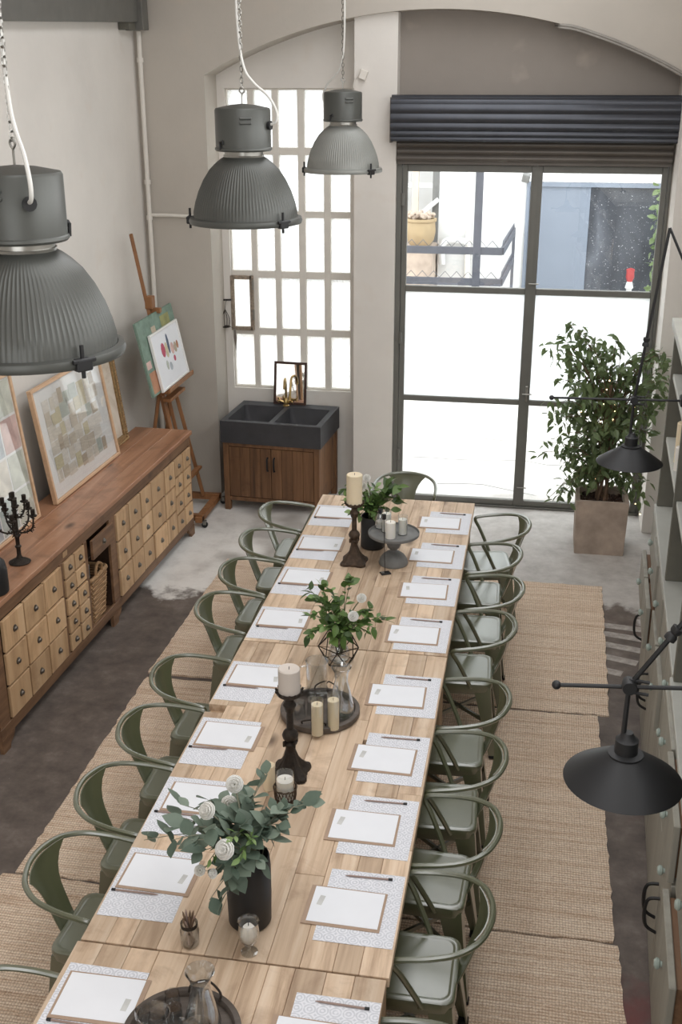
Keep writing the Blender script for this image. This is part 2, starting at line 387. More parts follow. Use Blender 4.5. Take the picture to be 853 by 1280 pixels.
# pier between window and doors, window bay wall, panel above shutter
struct(B().lohi((-1.19, YP, 0), (-.845, 2.48, 4.06)).obj('wall_pier', 'plaster_white'))
WX0, WX1, WZ0, WZ1 = -2.345, -1.262, .925, 3.50
b = B(); b.lohi((AX0, YW, 0), (WX0, 2.45, 4.0)); b.lohi((WX1, YW, 0), (-1.19, 2.45, 4.05)); b.lohi((WX0, YW, 0), (WX1, 2.45, WZ0)); b.lohi((WX0, YW, WZ1), (WX1, 2.45, 4.02))
struct(b.obj('wall_window_bay', 'plaster_white'))
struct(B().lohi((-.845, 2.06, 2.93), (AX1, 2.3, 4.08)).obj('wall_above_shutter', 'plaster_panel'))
b = B(); b.lohi((1.333, 1.545, 0), (1.80, YA, ZC)); struct(b.obj('wall_door_pier', 'plaster'))
b = B(); y0, y1 = -9.6, 1.9
b.loft([[Vector((rwx(y), y, 0)), Vector((rwx(y)+.3, y, 0)), Vector((rwx(y)+.3, y, ZC)), Vector((rwx(y), y, ZC))] for y in (y0, y1)])
struct(b.obj('wall_right', 'plaster'))
struct(B().lohi((-3.2, -9.8, 0), (2.2, -9.5, ZC)).obj('wall_rear', 'plaster'))
struct(B().lohi((-3.2, -9.8, ZC), (2.3, 2.4, ZC+.15)).obj('ceiling', 'ceiling_wood'))
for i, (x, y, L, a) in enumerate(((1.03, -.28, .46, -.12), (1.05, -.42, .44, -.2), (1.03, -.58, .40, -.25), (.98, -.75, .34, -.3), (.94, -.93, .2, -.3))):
    B().box((0, 0, .001), (L, .075, .002)).obj('pale_stripe', 'floor_stripe', bpy.data.objects['floor'], (x, y, 0), rot=(0, 0, a))  # short slanting pale stripes laid flat on the floor

for nm_, cx, dims, org, rz in (('side_fill_frame', 'side', (5.5, .9), (1.425, -3.4, 3.75), -math.radians(2.6)), ('rear_fill_frame', 'rear', (3.0, 2.4), (-.6, -9.47, 3.2), PI/2), ('assumed_skylight_frame', 'roof', (8.8, 1.6), (-.2, -2.9, 5.16), 0)):  # frames only border added lamps: side and rear fill, and the assumed skylight
    wf = struct(thing(nm_, None, None, org, rot=Euler((0, 0, rz)) if cx != 'roof' else Euler((0, -PI/2, 0))))
    L_, H_ = dims
    for a0, a1 in (((-L_/2-.06, -H_/2-.06), (L_/2+.06, -H_/2)), ((-L_/2-.06, H_/2), (L_/2+.06, H_/2+.06)), ((-L_/2-.06, -H_/2), (-L_/2, H_/2)), ((L_/2, -H_/2), (L_/2+.06, H_/2))):
        B().lohi((-.02, a0[0], a0[1]), (.02, a1[0], a1[1])).obj('frame_bar', 'frame_cream', wf)
# window with 25 panes
win = struct(thing('window_1', None, None, (0, YW, 0)))
PX = [(-2.333, -2.157), (-2.104, -1.946), (-1.893, -1.729), (-1.669, -1.506), (-1.447, -1.277)]
PZ = [(.945, 1.415), (1.478, 1.925), (1.988, 2.450), (2.505, 2.968), (3.030, 3.486)]
vx = [WX0]+[(PX[i][1]+PX[i+1][0])/2 for i in range(4)]+[WX1]
for i in range(6):
    lo = WX0 if i == 0 else PX[i-1][1]; hi = WX1 if i == 5 else PX[i][0]
    B().lohi((lo, .03, WZ0), (hi, .10, WZ1), .004).obj('mullion', 'frame_cream', win)
for i in range(6):
    lo = WZ0 if i == 0 else PZ[i-1][1]; hi = WZ1 if i == 5 else PZ[i][0]
    for a, c in PX: B().lohi((a-.002, .032, lo), (c+.002, .098, hi), .003).obj('glazing_bar', 'frame_cream', win)
for ci, (a, c) in enumerate(PX):
    for ri, (lo, hi) in enumerate(PZ):
        B().lohi((a-.004, .06, lo-.004), (c+.004, .066, hi+.004)).obj('pane', 'hammered_glass', win)
# rusty opening vent, with its hinges and stay
a, c = PX[0]; lo, hi = PZ[1]; vt = B()
for l, h in (((a-.02, -.005, lo-.02), (a+.012, .03, hi+.02)), ((c-.02, -.005, lo-.02), (c+.012, .03, hi+.02)), ((a, -.005, lo-.02), (c, .03, lo+.012)), ((a, -.005, hi-.012), (c, .03, hi+.02))): vt.lohi(l, h, .003)
plain('rust', rgb(150, 136, 120), .8, .1, .35, 40, .4)
vo = vt.obj('vent_frame', 'rust', win)
for z in (lo+.08, hi-.1): B().lohi((c+.005, -.02, z), (c+.022, -.003, z+.09), .003).obj('hinge', 'chrome', vo)
B().tube([(a-.02, -.005, 1.73), (a-.03, -.04, 1.735), (a-.075, -.045, 1.735)], .008).obj('latch', 'black_metal', vo)
lan = thing('hanging_lantern', 'small wire lantern ornament hanging from the vent latch of the window', 'ornament', (-2.395, YW-.05, 1.5))
b = B()
for k in range(8):
    an = 2*PI*k/8; b.tube(cr([(.035*math.cos(an), .035*math.sin(an), 0), (.038*math.cos(an), .038*math.sin(an), .07), (.012*math.cos(an), .012*math.sin(an), .13), (0, 0, .15)], 4), .0022, 5)
b.obj('wire_cage', 'iron', lan)
B().lathe([(0, -.008), (.04, -.008), (.04, 0), (0, 0)], 16).obj('base', 'iron', lan)
B().tube([(0, 0, .15), (.01, -.005, .22), (.02, 0, .235)], .0025, 5).obj('hook', 'iron', lan)
B().loft([[Vector((.075, 0, -.02)), Vector((.09, .003, -.02)), Vector((.075, .006, -.02))], [Vector((.07, 0, -.10)), Vector((.1, .003, -.10)), Vector((.07, .006, -.10))], [Vector((.088, 0, -.22)), Vector((.09, .003, -.22)), Vector((.088, .006, -.22))]]).obj('blade_pendant', 'chrome', lan)
B().tube([(.035, 0, 0), (.08, .003, -.02)], .002, 5).obj('pendant_cord', 'iron', lan)

# doors
DX0, DX1, DXM, DZ1 = -.800, 1.325, .288, 2.93
fr = struct(thing('door_frame', None, None, (0, YD, 0)))
for lo, hi in (((-.845, 0, 0), (DX0, .09, DZ1+.05)), ((DX1-.02, 0, 0), (AX1, .09, DZ1+.05)), ((DX0, 0, DZ1), (DX1, .09, DZ1+.05)), ((DX0, -.02, 0), (DX1, .09, .018))): B().lohi(lo, hi, .004).obj('jamb', 'door_steel', fr)
for di, (x0, x1) in enumerate(((DX0+.004, DXM-.003), (DXM+.003, DX1-.024))):
    d = struct(thing('door_%d' % (di+1), None, None, (0, YD, 0)))
    S = .042
    for lo, hi in (((x0, 0, .02), (x0+S, .05, DZ1-.004)), ((x1-S, 0, .02), (x1, .05, DZ1-.004))): B().lohi(lo, hi, .004).obj('stile', 'door_steel', d)
    for za, zb in ((.02, .07), (.945, .992), (1.895, 1.945), (DZ1-.06, DZ1-.004)): B().lohi((x0+S, 0, za), (x1-S, .05, zb), .004).obj('rail', 'door_steel', d)
    for k, (za, zb) in enumerate(((.07, .945), (.992, 1.895), (1.945, DZ1-.06))):
        B().lohi((x0+S-.005, .02, za-.005), (x1-S+.005, .026, zb+.005)).obj('pane', 'frosted_film' if k == 1 else 'clear_glass', d)
    if di == 0:
        for z in (.4, 1.45, 2.6): B().lathe([(0, 0), (.014, 0), (.014, .1), (0, .1)], 10, (x0+.006, -.012, z)).obj('hinge', 'door_steel', d)
    else:
        for z in (.2, 1.05, 1.99):
            h = B().tube([(x0-.02, -.02, z), (x0+.06, -.02, z)], .006); h.obj('bolt', 'chrome', d)
        B().lohi((x0-.03, -.006, .02), (x0+.006, 0, DZ1-.004)).obj('cover_strip', 'door_steel', d)
        B().lohi((x0+.004, -.018, .98), (x0+.024, 0, 1.12), .004).obj('lock_case', 'chrome', d)
# roller shutter
sh = thing('roller_shutter', 'dark ribbed metal roller shutter rolled up above the glass doors', 'shutter', (0, YD, 2.96))
z = .49
prof = [(-.10, .49), (-.17, .475), (-.2, .43), (-.205, .36), (-.2, .29), (-.185, .23), (-.17, .185), (-.15, .15)]
for i, ((ya, za), (yb, zb)) in enumerate(zip(prof, prof[1:])):
    dv = Vector((0, yb-ya, zb-za)); nrm = Vector((0, dv.z, -dv.y)).normalized(); pts = []
    for k in range(6):
        u_ = k/5; p = Vector((0, ya, za))+dv*u_+nrm*(.016*math.sin(PI*u_)); pts.append(p)
    back = [p-nrm*.02 for p in pts[::-1]]; sec = pts+back
    B().loft([[p+Vector((x, 0, 0)) for p in sec] for x in (-.875, 1.345)]).obj('slat', 'shutter_blue', sh, smooth=True)
for i, (za, zb) in enumerate(((.098, .152), (.044, .098), (-.008, .044))):
    pts = [Vector((0, -.06-.018*math.sin(PI*k/5), za+(zb-za)*k/5)) for k in range(6)]; sec = pts+[p+Vector((0, .02, 0)) for p in pts[::-1]]
    B().loft([[p+Vector((x, 0, 0)) for p in sec] for x in (-.838, 1.32)]).obj('slat', 'shutter_brown', sh, smooth=True)
B().lohi((-.838, -.05, -.03), (1.32, .02, -.008)).obj('bottom_rail', 'shutter_brown', sh)
for x in (-.885, 1.345): B().lohi((x, -.17, .14), (x+.012, .0, .48)).obj('end_plate', 'shutter_brown', sh)

# pipes, beam, switch, cable
pp = thing('wall_pipe', 'thin painted pipe running down the corner with a branch towards the window', 'pipe', (-2.93, YA-.035, 0))
B().tube([(0, 0, 0), (0, 0, 3.93)], .020, 10).obj('riser', 'frame_cream', pp, smooth=True)
B().tube(cr([(0, 0, 2.50), (.06, 0, 2.50), (.2, 0, 2.50), (.46, 0, 2.49)], 3), .014, 8).obj('branch', 'frame_cream', pp, smooth=True)
for z in (1.3, 2.46, 2.75, 3.7): B().lathe([(0, 0), (.027, 0), (.027, .035), (0, .035)], 12, (0, 0, z)).obj('collar', 'frame_cream', pp)
bm_ = thing('ceiling_beam', 'grey painted timber beam along the wall above the sideboard', 'beam', (XL, 1.6, 3.99), rot=(math.radians(2.0), 0, 0))
B().lohi((0.002, -8.0, 0), (.11, .06, .5), .004).obj('beam', 'beam_paint', bm_)
B().lohi((.002, .06, -.06), (.15, .20, .5), .004).obj('bracket', 'beam_paint', bm_)
B().lohi((.002, -.10, -.055), (.09, .055, 0), .003).obj('block', 'dresser_dark', bm_)
sw = thing('junction_box', 'small white junction box on the pier beside the shutter', 'switch', (-1.115, YP, 3.605))
B().box((0, -.02, 0), (.06, .04, .075), Euler((0, .35, 0)).to_matrix(), .006).obj('box', 'frame_cream', sw)
B().tube(cr([(-.03, -.01, 0), (-.07, -.01, -.04), (-.08, -.01, -.1)], 4), .004, 6).obj('wire', 'frame_cream', sw)
plain('cable_grey', rgb(150, 145, 138), .7)
cb = thing('arch_cable', 'grey cables clipped along the curve of the arch above the shutter', 'cable', (0, YA-.012, 0))
for k in range(2):
    pts = [(.36, .15, 3.97-.02*k), (.40, .02, 3.955-.018*k)]+[(x, 0, archz(x)+.0-.0+(-.022-.02*k)+.028) for x in (.5, .62, .8, 1.0, 1.2, 1.36)]
    B().tube(cr(pts, 5), .011-.002*k, 7).obj('cable', 'cable_grey', cb, smooth=True)

# ------------------------------------------------------------------ courtyard
plain('courtyard_concrete', rgb(190, 187, 182), .9, 0, .08, 2); plain('white_render', rgb(200, 200, 199), .9, 0, .03, 1)
g = struct(B().lohi((-9, 2.30, -.12), (12, 16, -.01)).obj('ground_courtyard', 'courtyard_concrete'))
for k in range(3):
    p0 = Vector((-.9+1.3*random.random(), 2.5+k*.75, -.010)); pts = [p0]
    for j in range(9): pts.append(pts[-1]+Vector((.2+.1*random.random(), random.uniform(-.12, .12), 0)))
    B().tube(pts[:random.randint(5, 9)], .0035, 4).obj('crack', 'stone_grey', g)
fac = struct(B().lohi((-1.02, 8.0, -.05), (.12, 8.3, 6)).lohi((.12, 8.0, 2.29), (6, 8.3, 6)).lohi((1.93, 8.0, -.05), (6, 8.3, 2.29)).obj('wall_courtyard', 'white_render'))
t = NT('slate_board'); v = t.coord(); n = t.noise(t.coord(scale=(1, 1, .45), rot=(.3, .9, 0)), 1.7, 4, .5, 1.6); n2 = t.noise(v, 46, 2)
t.set(t.mix(t.ramp(n2, ((.66, (0, 0, 0, 1)), (.7, (.5, .5, .5, 1)))), t.ramp(n, ((.38, rgb(44, 47, 54)), (.6, rgb(66, 69, 76)), (.8, rgb(108, 112, 120)))), rgb(210, 212, 214)), .4)
plain('blue_grey_board', rgb(110, 118, 130), .5, 0, .05, 2)
gd = thing('courtyard_door', 'two-leaf garage door, one leaf pale blue-grey, one dark slate, across the courtyard', 'door', (0, 8.0, 0))
B().lohi((.16, 0, -.01), (.95, .05, 2.23), .004).obj('leaf', 'blue_grey_board', gd)
o = B().lohi((.95, .015, -.01), (1.83, .06, 2.23), .004).obj('leaf', 'slate_board', gd); o['label'] = 'dark slate leaf with chalky smears'
for lo, hi in (((.122, -.03, -.01), (.16, .05, 2.285)), ((1.83, -.03, -.01), (1.928, .05, 2.285)), ((.16, -.03, 2.23), (1.83, .05, 2.285))): B().lohi(lo, hi).obj('jamb', 'blue_grey_board', gd)
p = aty(658, 222, 7.9)
sp = thing('outdoor_lamp', 'small grey floodlight fixed beside the courtyard garage door', 'lamp', (p.x, 8.0, p.z))
B().tube(cr([(0, 0, .08), (0, -.06, .1), (0, -.09, .05)], 4), .01, 6).obj('arm', 'dresser_dark', sp)
B().box((0, -.1, 0), (.1, .07, .12), Euler((.5, .2, 0)).to_matrix(), .01).obj('head', 'stone_grey', sp)
# side wing with ledge, planter
struct(B().lohi((-9, 8.6, -.05), (-1.02, 8.9, 6)).obj('wall_courtyard_wing', 'white_render'))
lg = tag(B().lohi((-6, 7.4, -.02), (-1.05, 8.57, 1.44), .01).obj('courtyard_ledge', 'terracotta_grey'), 'raised masonry ledge under the pot plant across the courtyard', 'ledge')
plain('clay', rgb(156, 136, 104), .7); plain('pale_timber', rgb(196, 182, 166), .8)
pt = thing('clay_pot', 'large ochre clay pot on the courtyard ledge', 'pot', (-1.25, 7.85, 1.44))
B().lathe([(0, 0), (.12, 0), (.17, .06), (.2, .2), (.19, .32), (.21, .34), (.21, .37), (.18, .37), (.17, .3), (0, .3)], 24).obj('pot', 'clay', pt, smooth=True)
b = B()
for k in range(60):
    a_ = random.random()*2*PI; r_ = random.random()*.17; b.sphere((r_*math.cos(a_), r_*math.sin(a_), .38+random.random()*.06), .03, 6, 4)
o = b.obj('foliage', 'terracotta_grey', pt); o['kind'] = 'stuff'
bb = thing('balustrade_post', 'weathered timber posts and rails behind the clay pot', 'fence', (-1.45, 8.3, 1.44))
for x in (-.25, .02, .3): B().lohi((x, 0, 0), (x+.09, .06, 1.6), .004).obj('post', 'stone_grey' if x != .02 else 'pale_timber', bb)
B().lohi((-.6, .01, .72), (.4, .05, .78), .004).obj('rail', 'white_render', bb)
B().box((.2, -.05, .42), (.5, .04, .06), Euler((0, -.7, 0)).to_matrix(), .003).obj('brace', 'white_render', bb)
dp = thing('drain_pipe', 'white drain pipe with a bend on the courtyard wall', 'pipe', (-.62, 7.95, 0))
B().tube([(0, 0, .3), (0, 0, 2.6)], .035, 8).obj('riser', 'frame_cream', dp)
B().tube(cr([(0, -.03, 1.5), (-.12, -.03, 1.52), (-.25, -.03, 1.52), (-.34, -.03, 1.45), (-.34, -.03, 1.2)], 4), .045, 8).obj('elbow', 'white_render', dp)
plain('rail_steel', rgb(82, 84, 92), .5, .2)
RY = 6.0
rl = thing('zigzag_railing', 'grey steel railing with zigzag wire crests in the courtyard', 'railing', (0, RY, 0))
rx1 = aty(628, 316, RY).x; px_ = aty(597, 300, RY).x; dv = Vector((aty(643, 290, RY+1.85).x-rx1, 1.85, 0))
for z in (aty(600, 355, RY).z-.02, aty(600, 314, RY).z-.04):
    B().lohi((-3.0, -.02, z), (rx1, .02, z+.085)).obj('rail', 'rail_steel', rl)
    B().box(Vector((rx1, .02, z+.042))+dv*.5, (.04, dv.length, .085), Euler((0, 0, -math.atan2(dv.x, dv.y))).to_matrix()).obj('return_rail', 'rail_steel', rl)
    B().tube([(-3.0+.068*k, 0, z+.085+(.075 if k % 2 else 0)) for k in range(int((rx1+3.0)/.068)+1)], .005, 4).obj('zigzag_wire', 'rail_steel', rl)
    B().tube([Vector((rx1, .02, z+.085+(.075 if k % 2 else 0)))+dv*(k/24) for k in range(25)], .005, 4).obj('zigzag_wire', 'rail_steel', rl)
B().lohi((px_-.045, -.03, -.01), (px_+.045, .03, 3.4), .003).obj('post', 'rail_steel', rl)
B().lohi((rx1+dv.x-.02, dv.y-.03, -.01), (rx1+dv.x+.02, dv.y+.03, aty(600, 314, RY).z+.05), .003).obj('post', 'rail_steel', rl)
plain('red_plastic', rgb(160, 62, 62), .5)
hy = thing('red_hydrant', 'small red and white hydrant in front of the slate garage door leaf', 'hydrant', (1.52, 7.72, -.01))
B().lathe([(0, 0), (.04, 0), (.035, .98), (.055, 1.0), (.035, 1.08), (0, 1.08)], 14).obj('post', 'white_render', hy, smooth=True)
B().lathe([(0, 1.08), (.035, 1.08), (.055, 1.14), (.05, 1.2), (.055, 1.24), (0, 1.26)], 14).obj('cap', 'red_plastic', hy, smooth=True)

# leaf tools
def leaf_bm(L, W, fold=.15, curl=.2, tip=1.0, seg=4):
    b = B(); pts = []
    for i in range(seg+1):
        u_ = i/seg; wv = W*math.sin(PI*min(1, u_**tip))*.5; z = -curl*L*u_*u_
        pts.append((Vector((-wv, u_*L, z+fold*wv)), Vector((0, u_*L, z)), Vector((wv, u_*L, z+fold*wv))))
    for (a0, a1, a2), (c0, c1, c2) in zip(pts, pts[1:]):
        if (a0-a2).length < 1e-6: b.face((a1, c1, c0)); b.face((a1, c2, c1))
        elif (c0-c2).length < 1e-6: b.face((a0, a1, c1)); b.face((a1, a2, c1))
        else: b.face((a0, a1, c1, c0)); b.face((a1, a2, c2, c1))
    bmesh.ops.remove_doubles(b.bm, verts=b.bm.verts, dist=1e-6); return b
def orient(d, roll=0):
    d = d.normalized(); x = d.cross(Vector((0, 0, 1)))
    if x.length < 1e-3: x = Vector((1, 0, 0))
    x.normalize(); z = x.cross(d); return Matrix((x, d, z)).transposed() @ Matrix.Rotation(roll, 3, 'Y')
def add_leaf(bm, p, R, proto):
    vs = [bm.verts.new(p+R @ v) for v in proto[0]]
    for f in proto[1]: bm.faces.new([vs[i] for i in f])
def proto_of(b):
    b.bm.verts.index_update(); r = ([v.co.copy() for v in b.bm.verts], [[v.index for v in f.verts] for f in b.bm.faces]); b.bm.free(); return r

# vine on the courtyard wall at the right
vn = thing('wall_vine', 'green leafy vine climbing beside the courtyard garage door', 'plant', (1.88, 7.6, -.01))
B().tube(cr([(0, 0, 0), (.06, -.02, .8), (-.02, -.03, 1.5), (.05, -.02, 2.5)], 6), .012, 6).obj('stem', 'bark', vn)
lp = proto_of(leaf_bm(.12, .07)); b = B()
for k in range(300):
    z = random.uniform(.3, 2.5); add_leaf(b.bm, Vector((random.uniform(-.14, .25), random.uniform(-.15, 0), z)), orient(Vector((random.uniform(-1, 1), random.uniform(-1, .2), random.uniform(-1, .3))), random.random()*6), lp)
o = b.obj('foliage', 'ficus_leaf', vn); o['kind'] = 'stuff'

# ------------------------------------------------------------------ rugs
def rug(y0, y1, x0, x1, label, z=0.0, ang=0):
    b = B(); nx, ny = 60, 44; vs = []
    for j in range(ny+1):
        row = []
        for i in range(nx+1):
            x = x0+(x1-x0)*i/nx; y = y0+(y1-y0)*j/ny
            if i in (0, nx): x += random.uniform(-.006, .006)+.002*math.sin(j*.31+x0)
            if j in (0, ny): y += random.uniform(-.005, .005)+.004*math.sin(i*.23)
            zz = .011+.003*math.sin(x*2.1+y*1.3)+random.uniform(-.0012, .0012)
            row.append(b.bm.verts.new((x-(x0+x1)/2, y-(y0+y1)/2, zz)))
        vs.append(row)
    for j in range(ny):
        for i in range(nx): b.bm.faces.new((vs[j][i], vs[j][i+1], vs[j+1][i+1], vs[j+1][i]))
    bd = [e for e in b.bm.edges if e.is_boundary]; r = bmesh.ops.extrude_edge_only(b.bm, edges=bd)
    for v in r['geom']:
        if isinstance(v, bmesh.types.BMVert): v.co.z = 0.0
    o = b.obj('jute_rug', 'jute', None, ((x0+x1)/2, (y0+y1)/2, z), smooth=True); o.rotation_euler[2] = ang
    return tag(o, label, 'rug', 'jute rugs under the table')
rug(-1.49, .37, -1.965, .945, 'woven jute rug under the table end by the glass doors', 0, -.014)
rug(-3.455, -1.53, -1.97, .865, 'woven jute rug under the middle of the long table')
rug(-5.4, -3.47, -2.03, .885, 'woven jute rug under the table end with the pencil jar tray')

# ------------------------------------------------------------------ long table: three modules
TX0, TX1, TZ, TT = -1.105, 0.0, .755, .042
JO = [0.0, -2.315, -4.62, -6.93]
rowsn = 11
for mi in range(3):
    ya, yb = JO[mi+1]+.006, JO[mi]-.002
    dx = -.008 if mi == 2 else 0
    nm = ['farmhouse table module by the glass doors, bleached plank top', 'middle farmhouse table module carrying the round candle tray', 'farmhouse table module carrying the tray of carafe and upturned glasses'][mi]
    T = thing('plank_table', nm, 'table', ((TX0+TX1)/2+dx, (ya+yb)/2, 0), group='plank tables in one long row')
    W = TX1-TX0; L = yb-ya; rnd = random.Random(mi+3)
    ws = [rnd.uniform(.8, 1.2) for _ in range(rowsn)]; s_ = sum(ws); x = -W/2
    for r_ in range(rowsn):
        wd = W*ws[r_]/s_; cuts = sorted(rnd.uniform(.18, .82) for _ in range(rnd.choice((1, 2, 2)))); cuts = [0]+cuts+[1]
        for u0, u1 in zip(cuts, cuts[1:]):
            if u1-u0 < .08: continue
            c = (x+wd/2, -L/2+L*(u0+u1)/2, TZ-TT/2+rnd.uniform(-.0006, .0006))
            B().box((0, 0, 0), (wd-.0012, L*(u1-u0)-.0014, TT), None, .0016).obj('plank', 'table_wood', T, c)
        x += wd
    B().lohi((-W/2+.01, -L/2+.01, TZ-TT-.006), (W/2-.01, L/2-.01, TZ-TT+.006)).obj('batten', 'table_leg_wood', T)
    for sx in (-1, 1):
        B().box((0, 0, 0), (.028, L-.2, .075), None, .003).obj('apron', 'table_leg_wood', T, (sx*(W/2-.07), 0, TZ-TT-.044))
        for sy in (-1, 1):
            B().box((0, 0, 0), (.085, .085, TZ-TT-.006-.0156), None, .004).obj('leg', 'table_leg_wood', T, (sx*(W/2-.065), sy*(L/2-.06), (TZ-TT-.006)/2+.0078))
    for sy in (-1, 1): B().box((0, 0, 0), (W-.2, .028, .075), None, .003).obj('apron', 'table_leg_wood', T, (0, sy*(L/2-.06), TZ-TT-.044))

# ------------------------------------------------------------------ chairs
def make_chair():
    c = thing('metal_armchair', 'x', 'chair')
    secs = [rsq(.165, .165, .05, .375), rsq(.176, .176, .05, .40), rsq(.181, .181, .05, .432), rsq(.178, .178, .048, .444), rsq(.170, .170, .044, .45), rsq(.158, .158, .04, .4495), rsq(.153, .153, .038, .447), rsq(.150, .150, .037, .4466), rsq(.147, .147, .036, .4466), rsq(.05, .05, .02, .4466)]
    B().loft(secs).obj('seat', 'chair_paint', c, smooth=True)
    for sx in (-1, 1):
        for sy in (-1, 1):
            secs = []
            for z, o_, wd in ((.42, .170, .095), (.30, .182, .075), (.15, .200, .055), (.015, .216, .038)):
                th = .006
                P = [(o_, o_), (o_-wd, o_), (o_-wd, o_-th), (o_-th-.012, o_-th), (o_-th, o_-th-.012), (o_-th, o_-wd), (o_, o_-wd)]
                secs.append([Vector((sx*a, sy*d, z)) for a, d in P])
            lg = B().loft(secs).obj('leg', 'chair_paint', c)
            B().box((sx*.199, sy*.199, .009), (.042, .042, .018), None, .004).obj('foot', 'rubber', lg)
    br = B()
    for s_ in (-1, 1):
        br.box((0, 0, .20), (.012, .52, .022), Euler((0, 0, s_*PI/4)).to_matrix())
    br.obj('cross_brace', 'chair_paint', c)
    half = [(.182, -.06, .425), (.198, -.035, .49), (.222, .015, .60), (.235, .045, .655), (.2385, .04, .677), (.239, .0, .686), (.233, -.09, .698), (.208, -.185, .712), (.15, -.255, .724), (.07, -.288, .731), (0, -.296, .733)]
    path = half+[(-x, y, z) for x, y, z in half[-2::-1]]
    hp = B().tube(cr(path, 4), .0115, 8).obj('armrest_hoop', 'chair_paint', c, smooth=True)
    for s_ in (-1, 1): B().lathe([(0, 0), (.009, 0), (.007, .006), (0, .007)], 8, (s_*.19, -.055, .43), Euler((0, s_*PI/2, 0)).to_matrix()).obj('bolt', 'chair_paint', hp)
    secs = []; n = 8
    for i in range(9):
        u_ = i/8; z = .42+u_*(.728-.42); hw = .058+.012*u_+.075*max(0, (u_-.45)/.55)**2.2; y0 = -.178-.105*u_**.9
        row = []
        for k in range(n+1):
            v_ = -1+2*k/n; x = hw*v_
            y = y0+(.9+1.1*u_)*x*x - (.007 if abs(v_) < .55 and .1 < u_ < .9 else 0)
            row.append(Vector((x, y, z)))
        secs.append(row)
    full = [row+[p+Vector((0, .005, 0)) for p in row[::-1]] for row in secs]
    B().loft(full).obj('backrest', 'chair_paint', c, smooth=True)
    return c
proto = make_chair(); used = False
CH = [-.345, -.865, -1.38, -1.89, -2.69, -3.20, -3.71, -4.225, -4.98]
rj = random.Random(5)
for side in ('R', 'L'):
    for i, y in enumerate(CH):
        if side == 'R': x, rz = [.10, .055, .08, .05, .045, .045, .04, .035, .03][i], PI/2
        else: x, rz = [-1.19, -1.195, -1.19, -1.19, -1.185, -1.175, -1.172, -1.168, -1.165][i], -PI/2
        rz += rj.uniform(-.05, .05)+(.16 if (side, i) == ('R', 0) else 0)
        lab = 'olive green metal armchair, %s from the glass doors, on the %s side of the table' % (ORD[i], 'dresser' if side == 'R' else 'sideboard')
        if not used: proto.location = (x, y, .0155 if y < .2 else 0); proto.rotation_euler = (0, 0, rz); proto['label'] = lab; proto['group'] = 'olive metal armchairs along the table'; used = True; o = proto
        else: o = dup(proto, (x, y, .0155), rz, lab)
o = dup(proto, (-.55, .30, 0), PI, 'olive green metal armchair at the head of the table before the doors'); o.location.z = .0155

# ------------------------------------------------------------------ place settings
MT = [-.415, -.985, -1.515, -2.085, -2.745, -3.305, -3.80, -4.285, -4.925]
mat_me = B().box((0, 0, .0006), (.285, .39, .0012)).mesh('placemat', 'placemat_print')
board_me = B().box((0, 0, .0012), (.288, .208, .0024)).mesh('kraft_card', 'kraft')
sheet_me = B().box((0, 0, .0006), (.262, .188, .0012)).mesh('menu_sheet', 'paper')
swatch_me = B().box((0, 0, 0), (.02, .052, .0004)).mesh('swatch', 'grey_ink')
pen_me = B().tube([(-.088, 0, .004), (.07, 0, .004), (.088, 0, .004)], [.0038, .0038, .001], 6).mesh('pencil', 'pencil_wood')
tip_me = B().lohi((-.094, -.0042, 0), (-.078, .0042, .0082), .001).mesh('eraser', 'matte_black')
rj = random.Random(9)
for s_, sd in ((1, 'dresser'), (-1, 'sideboard')):
    for i, y in enumerate(MT):
        j = rj.uniform(-.012, .012); wh = '%s from the glass doors, %s side' % (ORD[i], sd)
        mx = -.150 if s_ > 0 else -.955
        if i == 7 and s_ < 0: y -= .005
        a_ = rj.uniform(-.012, .012)
        o = link('placemat', mat_me, None, (mx+j*.3, y, TZ+.0008), (0, 0, a_)); tag(o, 'white patterned paper placemat, '+wh, 'placemat', 'placemats on the long table')
        bx, by = (-.209, y-.018) if s_ > 0 else (-.932, y+.055)
        bx += rj.uniform(-.008, .008); a_ = rj.uniform(-.025, .025)
        o = link('kraft_card', board_me, None, (bx, by, TZ+.0021), (0, 0, a_)); tag(o, 'brown kraft backing card, '+wh, 'card', 'kraft cards on the placemats')
        o = link('menu_sheet', sheet_me, None, (bx+s_*.004, by+.004, TZ+.0046), (0, 0, a_+rj.uniform(-.01, .01))); tag(o, 'blank white menu sheet on kraft card, '+wh, 'paper', 'menu sheets on the kraft cards')
        link('swatch', swatch_me, o, (-s_*.098, s_*.02, .0013), (0, 0, rj.uniform(-.2, .2)))
        px, py = (-.150, y+.162) if s_ > 0 else (-.985, y-.062)
        o = link('pencil', pen_me, None, (px+rj.uniform(-.01, .01), py, TZ+.0021 if s_ > 0 else TZ+.0062), (0, 0, (PI if s_ > 0 else 0)+rj.uniform(-.03, .03)))
        if s_ < 0: o.location.y = by-.117; o.location.z = TZ+.0021
        tag(o, 'pencil with dark end lying on the placemat, '+wh, 'pencil', 'pencils on the placemats'); link('eraser', tip_me, o)

